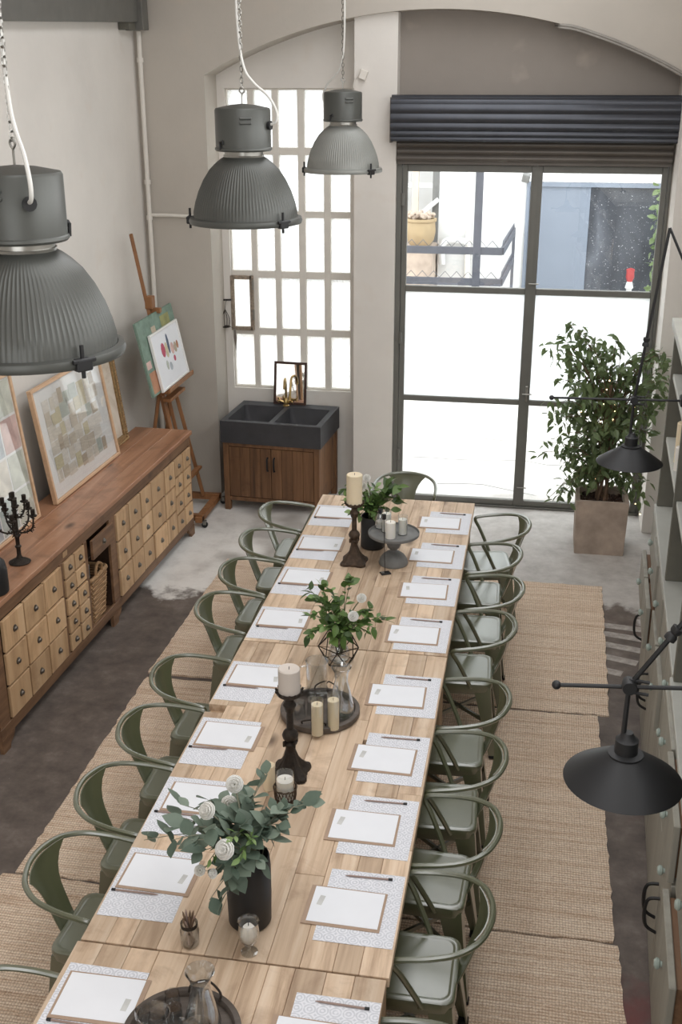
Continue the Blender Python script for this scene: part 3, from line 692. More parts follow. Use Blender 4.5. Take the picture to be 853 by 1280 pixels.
# ------------------------------------------------------------------ pendants
def pendant(loc, label, mat, rot, cord, matc=None):
    P = thing('pendant_lamp', label, 'lamp', loc, rot, 'industrial pendant lamps over the table')
    prof = [(.243, .02), (.240, .05), (.231, .09), (.214, .14), (.190, .19), (.160, .235), (.130, .265), (.108, .283), (.092, .292)]
    fl = lambda i, r, z: 1+(.008 if (i % 3) == 0 else -.004)*(1 if .03 < z < .27 else 0)
    sh_ = B().lathe(prof, 288, fl=fl).obj('shade', mat, P, smooth=True)
    B().lathe([(r-.006, z) for r, z in prof], 48).obj('reflector', 'picture_white', sh_, smooth=True)
    B().lathe([(.236, .0), (.262, -.004), (.266, .008), (.262, .022), (.245, .026), (.236, .0)], 72).obj('rim', mat, P, smooth=True)
    B().lathe([(.24, .004), (.24, .0), (0, 0.0)], 48).obj('cover_glass', 'clear_glass', P, smooth=True)
    B().lathe([(.092, .288), (.094, .30), (.088, .30), (.088, .325), (0, .325)], 40).obj('neck', 'chrome', P, smooth=True)
    hs = B().lathe([(.0, .318), (.126, .318), (.132, .325), (.131, .332), (.127, .335), (.127, .495), (.122, .503), (.06, .516), (0, .522)], 56).obj('housing', matc or mat, P, smooth=True)
    for k, z in ((0, .462), (0, .442)):
        for a_ in (-PI/2+.4, PI/2+.4): B().box((math.cos(a_)*.129, math.sin(a_)*.129, z), (.055, .012, .010), Euler((0, 0, a_+PI/2)).to_matrix(), .003).obj('vent_louvre', matc or mat, hs)
    for a_ in (-PI/2-.62, PI/2-.62): B().tube([(.131*math.cos(a_), .131*math.sin(a_), .325), (.133*math.cos(a_), .133*math.sin(a_), .36), (.131*math.cos(a_+.12), .131*math.sin(a_+.12), .365), (.131*math.cos(a_+.14), .131*math.sin(a_+.14), .35)], .005, 6).obj('latch', 'matte_black', hs)
    for a_ in (-.62-rot, -PI+.15-rot, PI/2-.3-rot):
        cl = B(); R_ = Euler((0, 0, a_)).to_matrix()
        cl.box(R_ @ Vector((.262, 0, .008)), (.03, .05, .034), R_, .004); cl.tube([R_ @ Vector((.262, 0, -.03)), R_ @ Vector((.262, 0, .062))], .006, 6); cl.tube([R_ @ Vector((.27, -.035, .02)), R_ @ Vector((.27, .035, .02))], .007, 6)
        cl.obj('rim_clip', 'matte_black', P)
    B().tube(cr([(0, 0, .52), (0, 0, .56), (.012, 0, .575), (0, 0, .592), (-.012, 0, .578), (0, 0, .562)], 4), .0035, 6).obj('eye_bolt', 'chrome', P)
    top = ZC-loc[2]; b = B(); z = .585; k = 0
    while z < top-.02:
        ring = [(0.0075*math.cos(t_), 0, .0145*math.sin(t_)) if k % 2 else (0, .0075*math.cos(t_), .0145*math.sin(t_)) for t_ in [2*PI*i/10 for i in range(10)]]
        b.tube([Vector(p)+Vector((0, 0, z+.012)) for p in ring], .0022, 4, True); z += .0235; k += 1
    o = b.obj('chain', 'chrome', P); o['kind'] = 'stuff'
    cx_, cy_ = math.cos(cord-rot), math.sin(cord-rot); sd = Vector((cx_, cy_, 0))
    cpts = [sd*.122+Vector((0, 0, .43)), sd*.165+Vector((0, 0, .445)), sd*.170+Vector((0, 0, .49)), sd*.13+Vector((0, 0, .555)), sd*.06+Vector((0, 0, .61)), sd*.012+Vector((0, 0, .68)), -sd*.012+Vector((0, 0, .85)), -sd*.014+Vector((0, 0, 1.2)), -sd*.012+Vector((0, 0, top))]
    B().tube(cr(cpts, 6), .0062, 8).obj('cord', 'white_cord', P, smooth=True)
    B().lathe([(0, 0), (.016, 0), (.02, .015), (.02, .02), (0, .02)], 12, sd*.122+Vector((0, 0, .43)), Vector((0, 0, 1)).rotation_difference(sd).to_matrix()).obj('grommet', 'matte_black', P)
    B().lathe([(0, top-.04), (.05, top-.04), (.055, top), (0, top)], 20).obj('ceiling_rose', 'white_cord', P, smooth=True)
p1 = CAM+ray(42, 440)*(.53*FPX/228); p2 = CAM+ray(307.5, 277)*(.53*FPX/141); p3 = CAM+ray(429, 214)*(.53*FPX/98)
pendant(tuple(p1), 'large grey fluted pendant lamp hung above the seats opposite the sideboard vase', 'lamp_grey', -.5, math.radians(-53))
pendant(tuple(p2), 'grey fluted pendant lamp hung between its two neighbours over the table', 'lamp_grey', -.05, math.radians(-12))
pendant(tuple(p3), 'paler fluted pendant lamp hung closest to the roller shutter', 'lamp_pale', .1, math.radians(150), 'lamp_grey')

# ------------------------------------------------------------------ sideboard of drawers
SA = math.radians(1.732)
SB = thing('apothecary_sideboard', 'long low wooden apothecary sideboard with many small drawers against the wall', 'sideboard', (-2.483, -2.476, 0), -SA)
SL, SD, SH = 3.37, .47, .90
def part(lo, hi, name, mat, bev=.003, parent=None): 
    c = [(a+b)/2 for a, b in zip(lo, hi)]
    return B().box((0, 0, 0), [b-a for a, b in zip(lo, hi)], None, bev).obj(name, mat, parent or SB, c)
y_ = -.03
for i, wd in enumerate((.17, .155, .165)):
    x0 = -SD-.005+sum((.17, .155, .165)[:i]); part((x0, -.05, SH-.035), (x0+wd-.0015, SL+.025, SH), 'top_board', 'sideboard_top_wood', .003)
part((-.018, -.03, .785), (.0, SL, SH-.035), 'top_rail', 'carcass_wood'); part((-.018, -.03, .085), (.002, SL, .155), 'bottom_rail', 'carcass_wood')
part((-SD, -.03, .085), (-.02, 1.262, SH-.036), 'carcass', 'carcass_dark', .002); part((-SD, 1.69, .085), (-.02, SL, SH-.036), 'carcass', 'carcass_dark', .002)
part((-SD, 1.262, .085), (-SD+.02, 1.69, SH-.036), 'back_panel', 'carcass_wood', .002); part((-SD+.02, 1.262, .085), (-.02, 1.69, .12), 'niche_floor', 'carcass_wood', .002)
for a_, b_ in ((-.03, .09), (.878, .915), (1.235, 1.285), (1.655, 1.755), (2.715, 2.73), (3.335, SL)):
    part((-.02, a_, .155), (.0, b_, .785), 'stile', 'carcass_wood', .002)
for yy in (-.03, 1.60, 3.22):
    for xx in (-SD, -.02):
        b = B(); prof = [(0, .085), (.15, .085), (.13, .05), (.09, .03), (.08, 0), (0, 0)]
        fl_ = -1 if yy > 3 else 1; oy = SL if yy > 3 else yy
        b.loft([[Vector((xx+d_, oy+fl_*a_, z_)) for a_, z_ in prof] for d_ in (0, .024)]); b.obj('foot', 'carcass_wood', SB)
def drawer(y0, y1, z0, z1, knob='ring', proud=.006):
    g_ = .0075; rr = random.uniform(-.0, .008)
    d_ = B().box((0, 0, 0), (.02, y1-y0-2*g_, z1-z0-2*g_), None, .0025).obj('drawer', 'drawer_wood' if knob != 'dark' else 'carcass_wood', SB, (-.008+proud+rr, (y0+y1)/2, (z0+z1)/2))
    k_ = B(); R_ = Euler((0, PI/2, 0)).to_matrix()
    k_.lathe([(0, 0), (.021, 0), (.021, .003), (.015, .005), (.014, .011), (.010, .016), (0, .018)], 14, (.01, 0, 0), R_)
    k_.obj('knob', 'knob_metal', d_, smooth=True)
zs3 = [.155, .365, .575, .785]; zs5 = [.155+.126*k for k in range(6)]; zs4 = [.155+.1575*k for k in range(5)]
cols = [(.098, .358, zs3), (.358, .623, zs3), (.623, .88, zs3), (.918, 1.075, zs5), (1.075, 1.235, zs5)]
cols += [(1.755, 1.985, zs3), (1.985, 2.215, zs3), (2.215, 2.435, zs3), (2.435, 2.72, zs3), (2.72, 2.955, zs3), (2.955, 3.145, zs4), (3.145, 3.335, zs4)]
for y0, y1, zs in cols:
    for z0, z1 in zip(zs, zs[1:]): drawer(y0, y1, z0, z1)
    for z in zs[1:-1]: part((-.02, y0, z-.006), (-.014, y1, z+.006), 'divider', 'carcass_dark', 0)
for y in (.358, .623, 1.075, 1.985, 2.215, 2.435, 2.955, 3.145): part((-.02, y-.006, .155), (-.014, y+.006, .785), 'divider', 'carcass_dark', 0)
drawer(1.285, 1.655, .635, .785, 'dark', .03); part((-SD+.02, 1.285, .63), (-.02, 1.655, .64), 'divider', 'carcass_dark', 0)
part((-.001, .93, .81), (.003, .99, .845), 'label_plate', 'drawer_wood', 0)
SBM = SB.matrix_basis if False else Matrix.Translation((-2.483, -2.476, 0)) @ Euler((0, 0, -SA)).to_matrix().to_4x4()
# wicker basket in the niche
wp = SBM @ Vector((-.125, 1.465, .12)); plain('wicker', rgb(158, 124, 88), .7, 0, .25, 30)
bk = thing('wicker_basket', 'rectangular wicker basket with rolled rim and handle inside the sideboard niche', 'basket', tuple(wp), -SA)
b = B(); nst = 18
for i in range(nst):
    t_ = i/nst
    row = []; z = .012+i*.0185
    hx, hy = .085+.02*t_, .115+.035*t_; per = rsq(hx, hy, .035, z, 5); pts = []
    for k, p in enumerate(per):
        n_ = Vector((p.x, p.y, 0)).normalized(); pts.append(p+n_*(.006 if (k+i) % 2 else -.006))
    b.tube(pts, .0085, 5, True)
o = b.obj('weave', 'wicker', bk, smooth=True); o['kind'] = 'stuff'
B().loft([rsq(.08, .11, .035, .002), rsq(.082, .112, .035, .012)]).obj('base', 'wicker', bk)
b = B(); per = rsq(.107, .152, .04, .345, 6); b.tube(per, .015, 7, True); 
o = b.obj('rim', 'wicker', bk, smooth=True)
B().tube(cr([(.107, -.05, .345), (.11, -.045, .40), (.105, 0, .425), (.11, .045, .40), (.107, .05, .345)], 5), .011, 7).obj('handle', 'wicker', bk, smooth=True)
B().tube(cr([(-.107, -.05, .345), (-.11, -.045, .40), (-.105, 0, .425), (-.11, .045, .40), (-.107, .05, .345)], 5), .011, 7).obj('handle', 'wicker', bk, smooth=True)
plain('newsprint', rgb(150, 150, 150), .9, 0, .15, 40)
nb = thing('folded_newspaper', 'grey folded papers standing in the wicker basket', 'paper', tuple(wp+Vector((-.0, -.04, .016))), -SA)
for k in range(3): B().box((-.03+.025*k, 0, .19+.004*k), (.012, .15, .37), Euler((.05*k, .06*(k-1), 0)).to_matrix(), .004).obj('folded_sheet', 'newsprint', nb)

# framed pictures leaning on the wall behind the sideboard
def framed(name, label, p_bl, length, height, lean, bar, depth, fmat, parts, rotz=-SA, cat='picture'):
    """local: y along the frame, z up the frame, +x is the face"""
    o = thing(name, label, cat, p_bl, rot=Euler((0, -lean, rotz), 'XYZ'))
    for lo, hi in (((0, 0, 0), (depth, length, bar)), ((0, 0, height-bar), (depth, length, height)), ((0, 0, bar), (depth, bar, height-bar)), ((0, length-bar, bar), (depth, length, height-bar))):
        c = [(a+b)/2 for a, b in zip(lo, hi)]; B().box((0, 0, 0), [b-a for a, b in zip(lo, hi)], None, .003).obj('frame_bar', fmat, o, c)
    B().lohi((0.002, bar-.005, bar-.005), (depth*.45, length-bar+.005, height-bar+.005)).obj('backing', parts, o)
    return o
F1 = framed('framed_collage', 'pale wooden frame holding a collage of old letters, leaning on the sideboard', (-2.785, -.905, .9005), 1.12, .79, math.radians(8.3), .022, .035, 'pale_frame_wood', 'picture_white')
rj = random.Random(21); k = 0; S0 = .035*.45
for row in range(6):
    y = .13
    while y < .93:
        wd = rj.uniform(.06, .125); z = .105+row*.098+rj.uniform(-.012, .012); h_ = rj.uniform(.075, .115)
        if y+wd > .99: break
        B().box((0, 0, 0), (.001, wd, h_), Euler((rj.uniform(-.05, .05), 0, 0)).to_matrix()).obj('paper_scrap', 'scrap%d' % rj.randrange(6), F1, (S0+.001+.0006*(k % 5), y+wd/2, z+h_/2)); k += 1; y += wd*rj.uniform(.97, 1.2)
B().lohi((.026, .02, .02), (.028, 1.10, .77)).obj('glazing', 'picture_glass', F1)
F0 = framed('framed_collage', 'pale wooden frame holding a pastel patchwork print, leaning beside the candelabra', (-2.83, -2.05, .9005), .93, .98, math.radians(6.5), .022, .03, 'pale_frame_wood', 'picture_white')
for i, c in enumerate(((186, 196, 190), (214, 182, 174), (216, 206, 176), (206, 208, 194), (176, 184, 190), (224, 217, 203))): plain('pastel%d' % i, rgb(*c), .9, 0, .2, 9)
for r_ in range(4):
    for c_ in range(4): B().box((0, 0, 0), (.001, .205, .215)).obj('print_patch', 'pastel%d' % rj.randrange(6), F0, (.0148, .13+.222*c_, .14+.232*r_))
B().lohi((.022, .02, .02), (.024, .91, .96)).obj('glazing', 'picture_glass', F0)
t = NT('aged_canvas'); v = t.coord(); t.set(t.ramp(t.noise(v, 3.5, 5, .6, 1), ((.3, rgb(170, 152, 130)), (.5, rgb(206, 194, 178)), (.7, rgb(222, 214, 202)))), .7)
F2 = framed('gilt_frame', 'ornate gilt picture frame with beaded edge leaning on the sideboard beside the easel', (-2.845, -.02, .9005), .62, .86, math.radians(7.0), .05, .03, 'gold', 'aged_canvas')
b = B(); per = [(.62-.005, z) for z in np.arange(.01, .86, .019)]+[(y, .005) for y in np.arange(.3, .62, .019)]+[(y, .855) for y in np.arange(.0, .62, .019)]+[(.006, z) for z in np.arange(.01, .86, .019)]
for i, (y, z) in enumerate(per): b.sphere((.032, y, z), .0115, 6, 4)
o = b.obj('beading', 'gold', F2, smooth=True); o['kind'] = 'stuff'
# candelabra and black vase
cb_ = thing('iron_candelabra', 'dark iron branched candelabra with twig-like arms on the sideboard', 'candelabra', tuple(atz(25, 703, .9)))
cb_.location.z = .9005
B().lathe([(0, 0), (.062, 0), (.066, .006), (.05, .016), (.02, .03), (.013, .05), (.012, .09), (.02, .105), (.012, .115), (.013, .16), (.024, .175), (.016, .185), (.013, .22), (.013, .31), (.0, .312)], 16).obj('stem', 'iron', cb_, smooth=True)
rj = random.Random(4)
def socket(b, p): b.lathe([(0, 0), (.022, .002), (.024, .008), (.010, .012), (.013, .02), (.013, .045), (0, .046)], 10, p)
for tier, (z0, n_, R_, dz) in enumerate(((.20, 5, .115, .10), (.29, 4, .062, .085))):
    for k in range(n_):
        a_ = 2*PI*k/n_+tier*.6; arm = B(); ca, sa = math.cos(a_), math.sin(a_)
        pts = cr([(0, 0, z0), (R_*.45*ca, R_*.45*sa, z0-.005), (R_*.9*ca, R_*.9*sa, z0+.03), (R_*ca, R_*sa, z0+dz)], 5); arm.tube(pts, .0055, 6)
        for p in pts[2::2]:
            for q_ in range(3): d_ = Vector((rj.uniform(-1, 1), rj.uniform(-1, 1), rj.uniform(-.5, 1))).normalized()*.02; arm.tube([p, p+d_], [.004, .0025], 5)
        ao = arm.obj('arm', 'iron', cb_, smooth=True); s_ = B(); socket(s_, (R_*ca, R_*sa, z0+dz)); s_.obj('candle_cup', 'iron', ao, smooth=True)
s_ = B(); socket(s_, (0, 0, .31)); B().tube([(0, 0, .31), (0, 0, .40)], .008, 6).obj('finial_rod', 'iron', cb_)
s_.bm.free(); s_ = B(); socket(s_, (0, 0, .40)); s_.obj('candle_cup', 'iron', cb_, smooth=True)
p = atz(-6, 741, .9)
vs = thing('black_bottle_vase', 'round-shouldered matte black vase on the sideboard in front of the candelabra', 'vase', (p.x, p.y, .9005))
B().lathe([(0, 0), (.068, 0), (.078, .01), (.08, .05), (.079, .14), (.07, .185), (.045, .21), (.028, .215), (.026, .23), (.03, .235), (.02, .235), (.02, .2), (0, .2)], 32).obj('body', 'matte_black', vs, smooth=True)

# ------------------------------------------------------------------ easel and two paintings
EZ = thing('artist_easel', 'tall wooden studio easel on casters behind the end of the sideboard', 'easel', (-2.55, 1.28, 0))
def bar(a, c, w1, w2, name, parent=EZ, mat='easel_wood', roll=0):
    a, c = Vector(a), Vector(c); d_ = c-a; R_ = orient(d_, roll); 
    return B().box((0, 0, 0), (w1, d_.length, w2), R_, .003).obj(name, mat, parent, (a+c)/2)
bar((.17, -.27, .07), (.17, .36, .07), .06, .05, 'base_rail'); bar((-.34, -.25, .07), (-.34, .33, .07), .06, .05, 'base_rail')
for y in (-.22, .30):
    bar((.20, y, .08), (-.36, y, .08), .05, .055, 'base_runner'); bar((.06, y*.8+.02, .1), (-.20, y*.55+.02, 1.42), .05, .03, 'upright'); bar((-.33, y, .1), (-.16, y*.6+.02, 1.15), .035, .025, 'stay')
bar((.03, -.18, .36), (.03, .28, .36), .05, .025, 'cross_rail'); bar((-.085, -.16, 1.08), (-.085, .24, 1.08), .07, .03, 'cross_rail')
bar((0, .03, .3), (-.335, -.10+.03, 2.42), .045, .028, 'mast')
bar((-.06, -.31, 1.19), (-.06, .34, 1.19), .11, .022, 'picture_ledge'); bar((-.005, -.31, 1.205), (-.005, .34, 1.205), .012, .04, 'ledge_lip'); bar((-.10, -.22, 1.16), (-.10, .24, 1.16), .03, .05, 'ledge_support')
B().box((0, 0, 0), (.06, .09, .10), None, .005).obj('top_clamp', 'easel_wood', EZ, (-.225, -.03, 1.87)); B().box((0, 0, 0), (.09, .05, .04), None, .005).obj('clamp_jaw', 'easel_wood', EZ, (-.19, .0, 1.80))
for x in (.2, -.34):
    for y in (-.25, .34):
        w_ = B().lathe([(0, -.012), (.026, -.012), (.026, .012), (0, .012)], 14, (0, 0, 0), Euler((PI/2, 0, 0)).to_matrix()).obj('caster', 'matte_black', EZ, (x+.02, y, .027)); B().lohi((-.015, -.016, .0), (.015, .016, .04), .003).obj('fork', 'chrome', w_)
for i, c in enumerate(((118, 140, 126), (150, 150, 100), (180, 130, 100))): plain('paint%d' % i, rgb(*c), .7, 0, .2, 14)
LN = math.radians(11.5)
G1 = thing('green_painting', 'unframed green still life canvas standing on the easel behind the white-framed painting', 'painting', (-2.628, .735, 1.204), rot=Euler((0, -LN, 0)))
cv = B().lohi((0, 0, 0), (.022, .90, .60), .002).obj('canvas', 'paint0', G1)
for (y, z, a_, h_, mt) in ((.55, .40, .22, .15, 'paint1'), (.03, .02, .3, .17, 'paint2'), (.3, .35, .1, .16, 'scrap2'), (.33, .02, .12, .08, 'pastel1'), (.02, .22, .1, .06, 'pastel1')): B().lohi((.0222, y, z), (.0232, y+a_, z+h_)).obj('brush_patch', mt, cv)
G2 = framed('still_life_painting', 'small white-framed still life of coloured vessels standing on the easel ledge', (-2.600, .90, 1.204), .70, .47, LN, .016, .024, 'picture_white', 'paper', 0, 'painting')
plain('rose_paint', rgb(190, 90, 110), .8); plain('blue_paint', rgb(90, 100, 120), .8)
for (y, z, a_, h_, mt) in ((.2, .24, .09, .12, 'rose_paint'), (.29, .22, .07, .13, 'scrap3'), (.36, .24, .05, .17, 'blue_paint'), (.42, .22, .08, .1, 'pastel1'), (.5, .22, .07, .09, 'scrap2'), (.24, .13, .05, .08, 'scrap4'), (.31, .11, .06, .07, 'pastel4'), (.57, .24, .05, .07, 'paint2'), (.44, .16, .05, .05, 'rose_paint')):
    B().lathe([(0, 0), (a_*.5, .0), (a_*.5, .0012), (0, .0012)], 10, (0, 0, 0), Euler((0, PI/2, 0)).to_matrix(), sq=(h_/a_, 1)).obj('painted_vessel', mt, G2, (.0115, y+a_/2, z+h_/2))

# ------------------------------------------------------------------ sink
SK = thing('sink_cabinet', 'rustic wooden two-door washstand cabinet under the stone sink', 'cabinet', (-1.82, 1.78, 0), math.radians(-3.8))
sx_, sy_ = .435, .325
def sp_(lo, hi, name, mat='sink_wood', bev=.003, parent=SK): c = [(a+b)/2 for a, b in zip(lo, hi)]; return B().box((0, 0, 0), [b-a for a, b in zip(lo, hi)], None, bev).obj(name, mat, parent, c)
for ax in (-1, 1):
    for ay in (-1, 1): sp_((ax*sx_-(.05 if ax > 0 else 0), ay*sy_-(.05 if ay > 0 else 0), 0), (ax*sx_+(.05 if ax < 0 else 0), ay*sy_+(.05 if ay < 0 else 0), .625), 'post')
    sp_((ax*sx_-(.03 if ax > 0 else -.01), -sy_+.05, .09), (ax*sx_+(.03 if ax < 0 else -.01), sy_-.05, .62), 'side_panel')
sp_((-sx_+.05, -sy_+.005, .09), (sx_-.05, -sy_+.04, .125), 'bottom_rail'); sp_((-sx_+.05, -sy_+.005, .592), (sx_-.05, -sy_+.04, .625), 'top_rail')
sp_((-sx_+.05, -sy_+.05, .10), (sx_-.05, sy_-.03, .12), 'floor_board'); sp_((-sx_+.05, sy_-.03, .1), (sx_-.05, sy_-.01, .62), 'back_panel')
for s_ in (-1, 1):
    x0, x1 = (-sx_+.053, -.002) if s_ < 0 else (.002, sx_-.053)
    D_ = sp_((x0, -sy_+.02, .13), (x1, -sy_+.036, .588), 'door')
    n_ = 4; wd = (x1-x0)/n_; cx = (x0+x1)/2
    for k in range(n_): B().box((0, 0, 0), (wd-.002, .014, .456), None, .002).obj('plank', 'sink_wood', D_, (x0+wd*(k+.5)-cx, -.014, 0))
    hx = -cx-.03 if s_ < 0 else -cx+.03
    B().tube(cr([(hx, -.02, .03), (hx, -.045, .04), (hx, -.048, .09), (hx, -.045, .14), (hx, -.02, .15)], 4), .008, 6).obj('handle', 'matte_black', D_, smooth=True)
ST = thing('stone_sink', 'dark grey stone double-basin sink on the rustic wooden cabinet', 'sink', (-1.82, 1.78, .6252), math.radians(-3.8))
bx, by, h_ = .45, .335, .195
b = B(); outer_t = rsq(bx, by, .006, h_, 2); 
b.lohi((-bx, -by, 0), (bx, by, .04)); b.lohi((-bx, -by, .04), (bx, -by+.055, h_)); b.lohi((-bx, by-.13, .04), (bx, by, h_)); b.lohi((-bx, -by+.055, .04), (-bx+.05, by-.13, h_)); b.lohi((bx-.05, -by+.055, .04), (bx, by-.13, h_)); b.lohi((-.022, -by+.055, .04), (.022, by-.13, h_))
bmesh.ops.remove_doubles(b.bm, verts=b.bm.verts, dist=1e-5); b.obj('trough', 'sink_stone', ST)
for s_ in (-1, 1):
    cx = s_*(bx-.05+.022)/2; hw = (bx-.05-.022)/2; y0, y1 = -by+.055, by-.13; hy = (y1-y0)/2; cy = (y0+y1)/2
    secs = [[p+Vector((cx, cy, 0)) for p in rsq(a_, c_, r_, z_, 4)] for a_, c_, r_, z_ in ((hw+.001, hy+.001, .001, h_), (hw, hy, .03, h_-.002), (hw-.012, hy-.012, .05, .09), (hw-.035, hy-.035, .05, .055), (.03, .03, .025, .05))]
    B().loft(secs, cap=False).obj('basin', 'sink_stone', ST, smooth=True)
    B().lathe([(0, .0525), (.022, .0525), (.024, .0505), (0, .0505)], 14, (cx, cy, 0)).obj('drain', 'brass', ST)
SM = Matrix.Translation((-1.82, 1.78, 0)) @ Euler((0, 0, math.radians(-3.8))).to_matrix().to_4x4()
p = SM @ Vector((-.02, .243, .821))
FA = thing('brass_mixer_tap', 'aged brass swan-neck mixer tap with cross handles behind the double basin', 'tap', tuple(p), math.radians(-3.8))
B().lathe([(0, 0), (.03, 0), (.03, .008), (.02, .014), (.022, .05), (.016, .06), (.013, .08), (0, .08)], 16).obj('body', 'brass', FA, smooth=True)
B().tube(cr([(0, 0, .07), (0, 0, .16), (0, -.01, .235), (.01, -.05, .262), (.02, -.10, .255), (.025, -.13, .215), (.026, -.132, .19)], 6), .011, 8).obj('spout', 'brass', FA, smooth=True)
for s_ in (-1, 1):
    a_ = B().tube([(s_*.015, 0, .035), (s_*.055, -.01, .05)], .01, 8).obj('valve_arm', 'brass', FA, smooth=True); b = B()
    for k in range(4): an = PI/2*k+.4; b.tube([(s_*.06, -.012, .055), (s_*.066+.0*k, -.012+.028*math.cos(an), .055+.028*math.sin(an))], .0055, 6)
    b.obj('cross_handle', 'brass', a_, smooth=True)
MR = thing('small_mirror', 'small dark wood framed mirror propped on the stone sink against the window', 'mirror', tuple(SM @ Vector((-.155, .288, .8212))), rot=Euler((math.radians(-8.5), 0, math.radians(-3.8))))
mw, mh = .305, .385
for lo, hi in (((0, 0, 0), (mw, .018, .022)), ((0, 0, mh-.022), (mw, .018, mh)), ((0, 0, .022), (.022, .018, mh-.022)), ((mw-.022, 0, .022), (mw, .018, mh-.022))): B().lohi(lo, hi, .003).obj('frame_bar', 'mirror_frame_wood', MR)
B().lohi((.02, .007, .02), (mw-.02, .014, mh-.02)).obj('glass', 'mirror_glass', MR)

# ------------------------------------------------------------------ potted ficus
PT = thing('concrete_planter', 'square weathered concrete planter by the glass doors', 'planter', (.958, 1.19, 0))
o_, hi_ = .205, .455
secs = [rsq(.193, .193, .008, 0, 2), rsq(o_, o_, .008, hi_, 2), rsq(o_-.03, o_-.03, .006, hi_, 2), rsq(o_-.035, o_-.035, .006, .38, 2)]
B().loft(secs).obj('box', 'terracotta_grey', PT)
b = B(); 
for k in range(160): a_, c_ = random.uniform(-.16, .16), random.uniform(-.16, .16); b.sphere((a_, c_, .385+random.uniform(-.01, .012)), random.uniform(.012, .028), 5, 4)
o = b.obj('soil', 'soil', PT); o['kind'] = 'stuff'
FC = thing('ficus_tree', 'leafy weeping fig with several thin trunks growing from the concrete planter', 'plant', (.958, 1.19, .40))
rj = random.Random(12); leafp = proto_of(leaf_bm(.088, .038, .2, .3, .8, 3)); fol = B(); trunks = []
for k in range(5):
    a_ = 2*PI*k/5; x0, y0 = .05*math.cos(a_), .05*math.sin(a_)
    pts = [(x0, y0, -.04)]; tw = a_
    for i in range(1, 6): tw += 1.0; pts.append((.03*math.cos(tw)+.012*i*math.cos(a_), .03*math.sin(tw)+.012*i*math.sin(a_), .17*i*(.9+.06*k)))
    trunks.append(pts); B().tube(cr(pts, 5), [.013]*26, 7).obj('trunk', 'bark', FC, smooth=True)
def T(px, py, dy=0): return aty(px, py, 1.19+dy)-Vector((.958, 1.19, .40))
targets = [(712, 402), (700, 425), (688, 438), (722, 415), (740, 425), (758, 430), (775, 425), (792, 445), (715, 455), (705, 470), (735, 450), (750, 465), (720, 480), (745, 480), (730, 500), (712, 505), (695, 502), (690, 515), (700, 530), (720, 520), (740, 515), (760, 500), (775, 480), (790, 470), (805, 455), (820, 440), (830, 455), (838, 440), (825, 475), (815, 490), (832, 480), (800, 500), (818, 510), (805, 525), (790, 520), (775, 515), (815, 545), (800, 550), (785, 540), (765, 535), (745, 540), (725, 545), (705, 550), (690, 555), (680, 560), (715, 565), (735, 560), (755, 565), (700, 580), (730, 585), (745, 590), (760, 580), (800, 600), (720, 600), (705, 605), (690, 622), (715, 615), (740, 612), (770, 600), (790, 615), (800, 625), (828, 500), (780, 560), (800, 575), (770, 455), (708, 440)]
tw_ = B(); nb_ = 0
for (px, py) in targets:
    for rep in range(2):
        e_ = T(px+rj.uniform(-6, 6), py+rj.uniform(-6, 6), rj.uniform(-.26, .2)); e_.x = min(e_.x, .35 if e_.y > .25 else .5)
        tr = trunks[rj.randrange(5)]; zz = max(.08, min(.82, e_.z*.62)); i = min(5, max(1, int(zz/.17))); s0 = Vector(tr[i])
        mid = s0.lerp(e_, .55)+Vector((rj.uniform(-.04, .04), rj.uniform(-.04, .04), .10+.05*rj.random()))
        pts = cr([s0, mid, e_], 7); tw_.tube(pts, [.0042*(1-.7*i_/(len(pts)-1)) for i_ in range(len(pts))], 5)
        for i_, p in enumerate(pts[4:]):
            for q_ in range(2 if rep == 0 else 1):
                d_ = Vector((rj.uniform(-1, 1), rj.uniform(-1, 1), rj.uniform(-1.1, .35))); sc_ = rj.uniform(.75, 1.2)
                add_leaf(fol.bm, p+Vector((rj.uniform(-.05, .05), rj.uniform(-.05, .05), rj.uniform(-.05, .04))), orient(d_, rj.uniform(-.8, .8)) @ Matrix.Scale(sc_, 3), leafp)
o = tw_.obj('branches', 'bark', FC); o['kind'] = 'stuff'
o = fol.obj('foliage', 'ficus_leaf', FC); o['kind'] = 'stuff'
t = NT('fairy_glow'); t.p.inputs['Emission Color'].default_value = (1, .72, .35, 1); t.p.inputs['Emission Strength'].default_value = 6
FL = thing('fairy_lights', 'string of tiny warm fairy lights wound through the fig', 'lights', (.958, 1.19, .40))
wire = [Vector((.32, -.0, -.1)), Vector((.27, -.02, .02))]+[Vector((.06*math.cos(a_*.9), .06*math.sin(a_*.9), .05+.05*a_)) for a_ in range(1, 20)]+[T(px, py, -.08) for px, py in ((755, 505), (730, 512), (765, 505), (790, 510), (750, 525))]
B().tube(cr(wire, 4), .0015, 4).obj('wire', 'stem_green', FL)
for p in wire[0::1]: B().sphere(tuple(p+Vector((rj.uniform(-.02, .02), -.03, rj.uniform(-.02, .02)))), .0055, 6, 4).obj('bulb', 'fairy_glow', FL)

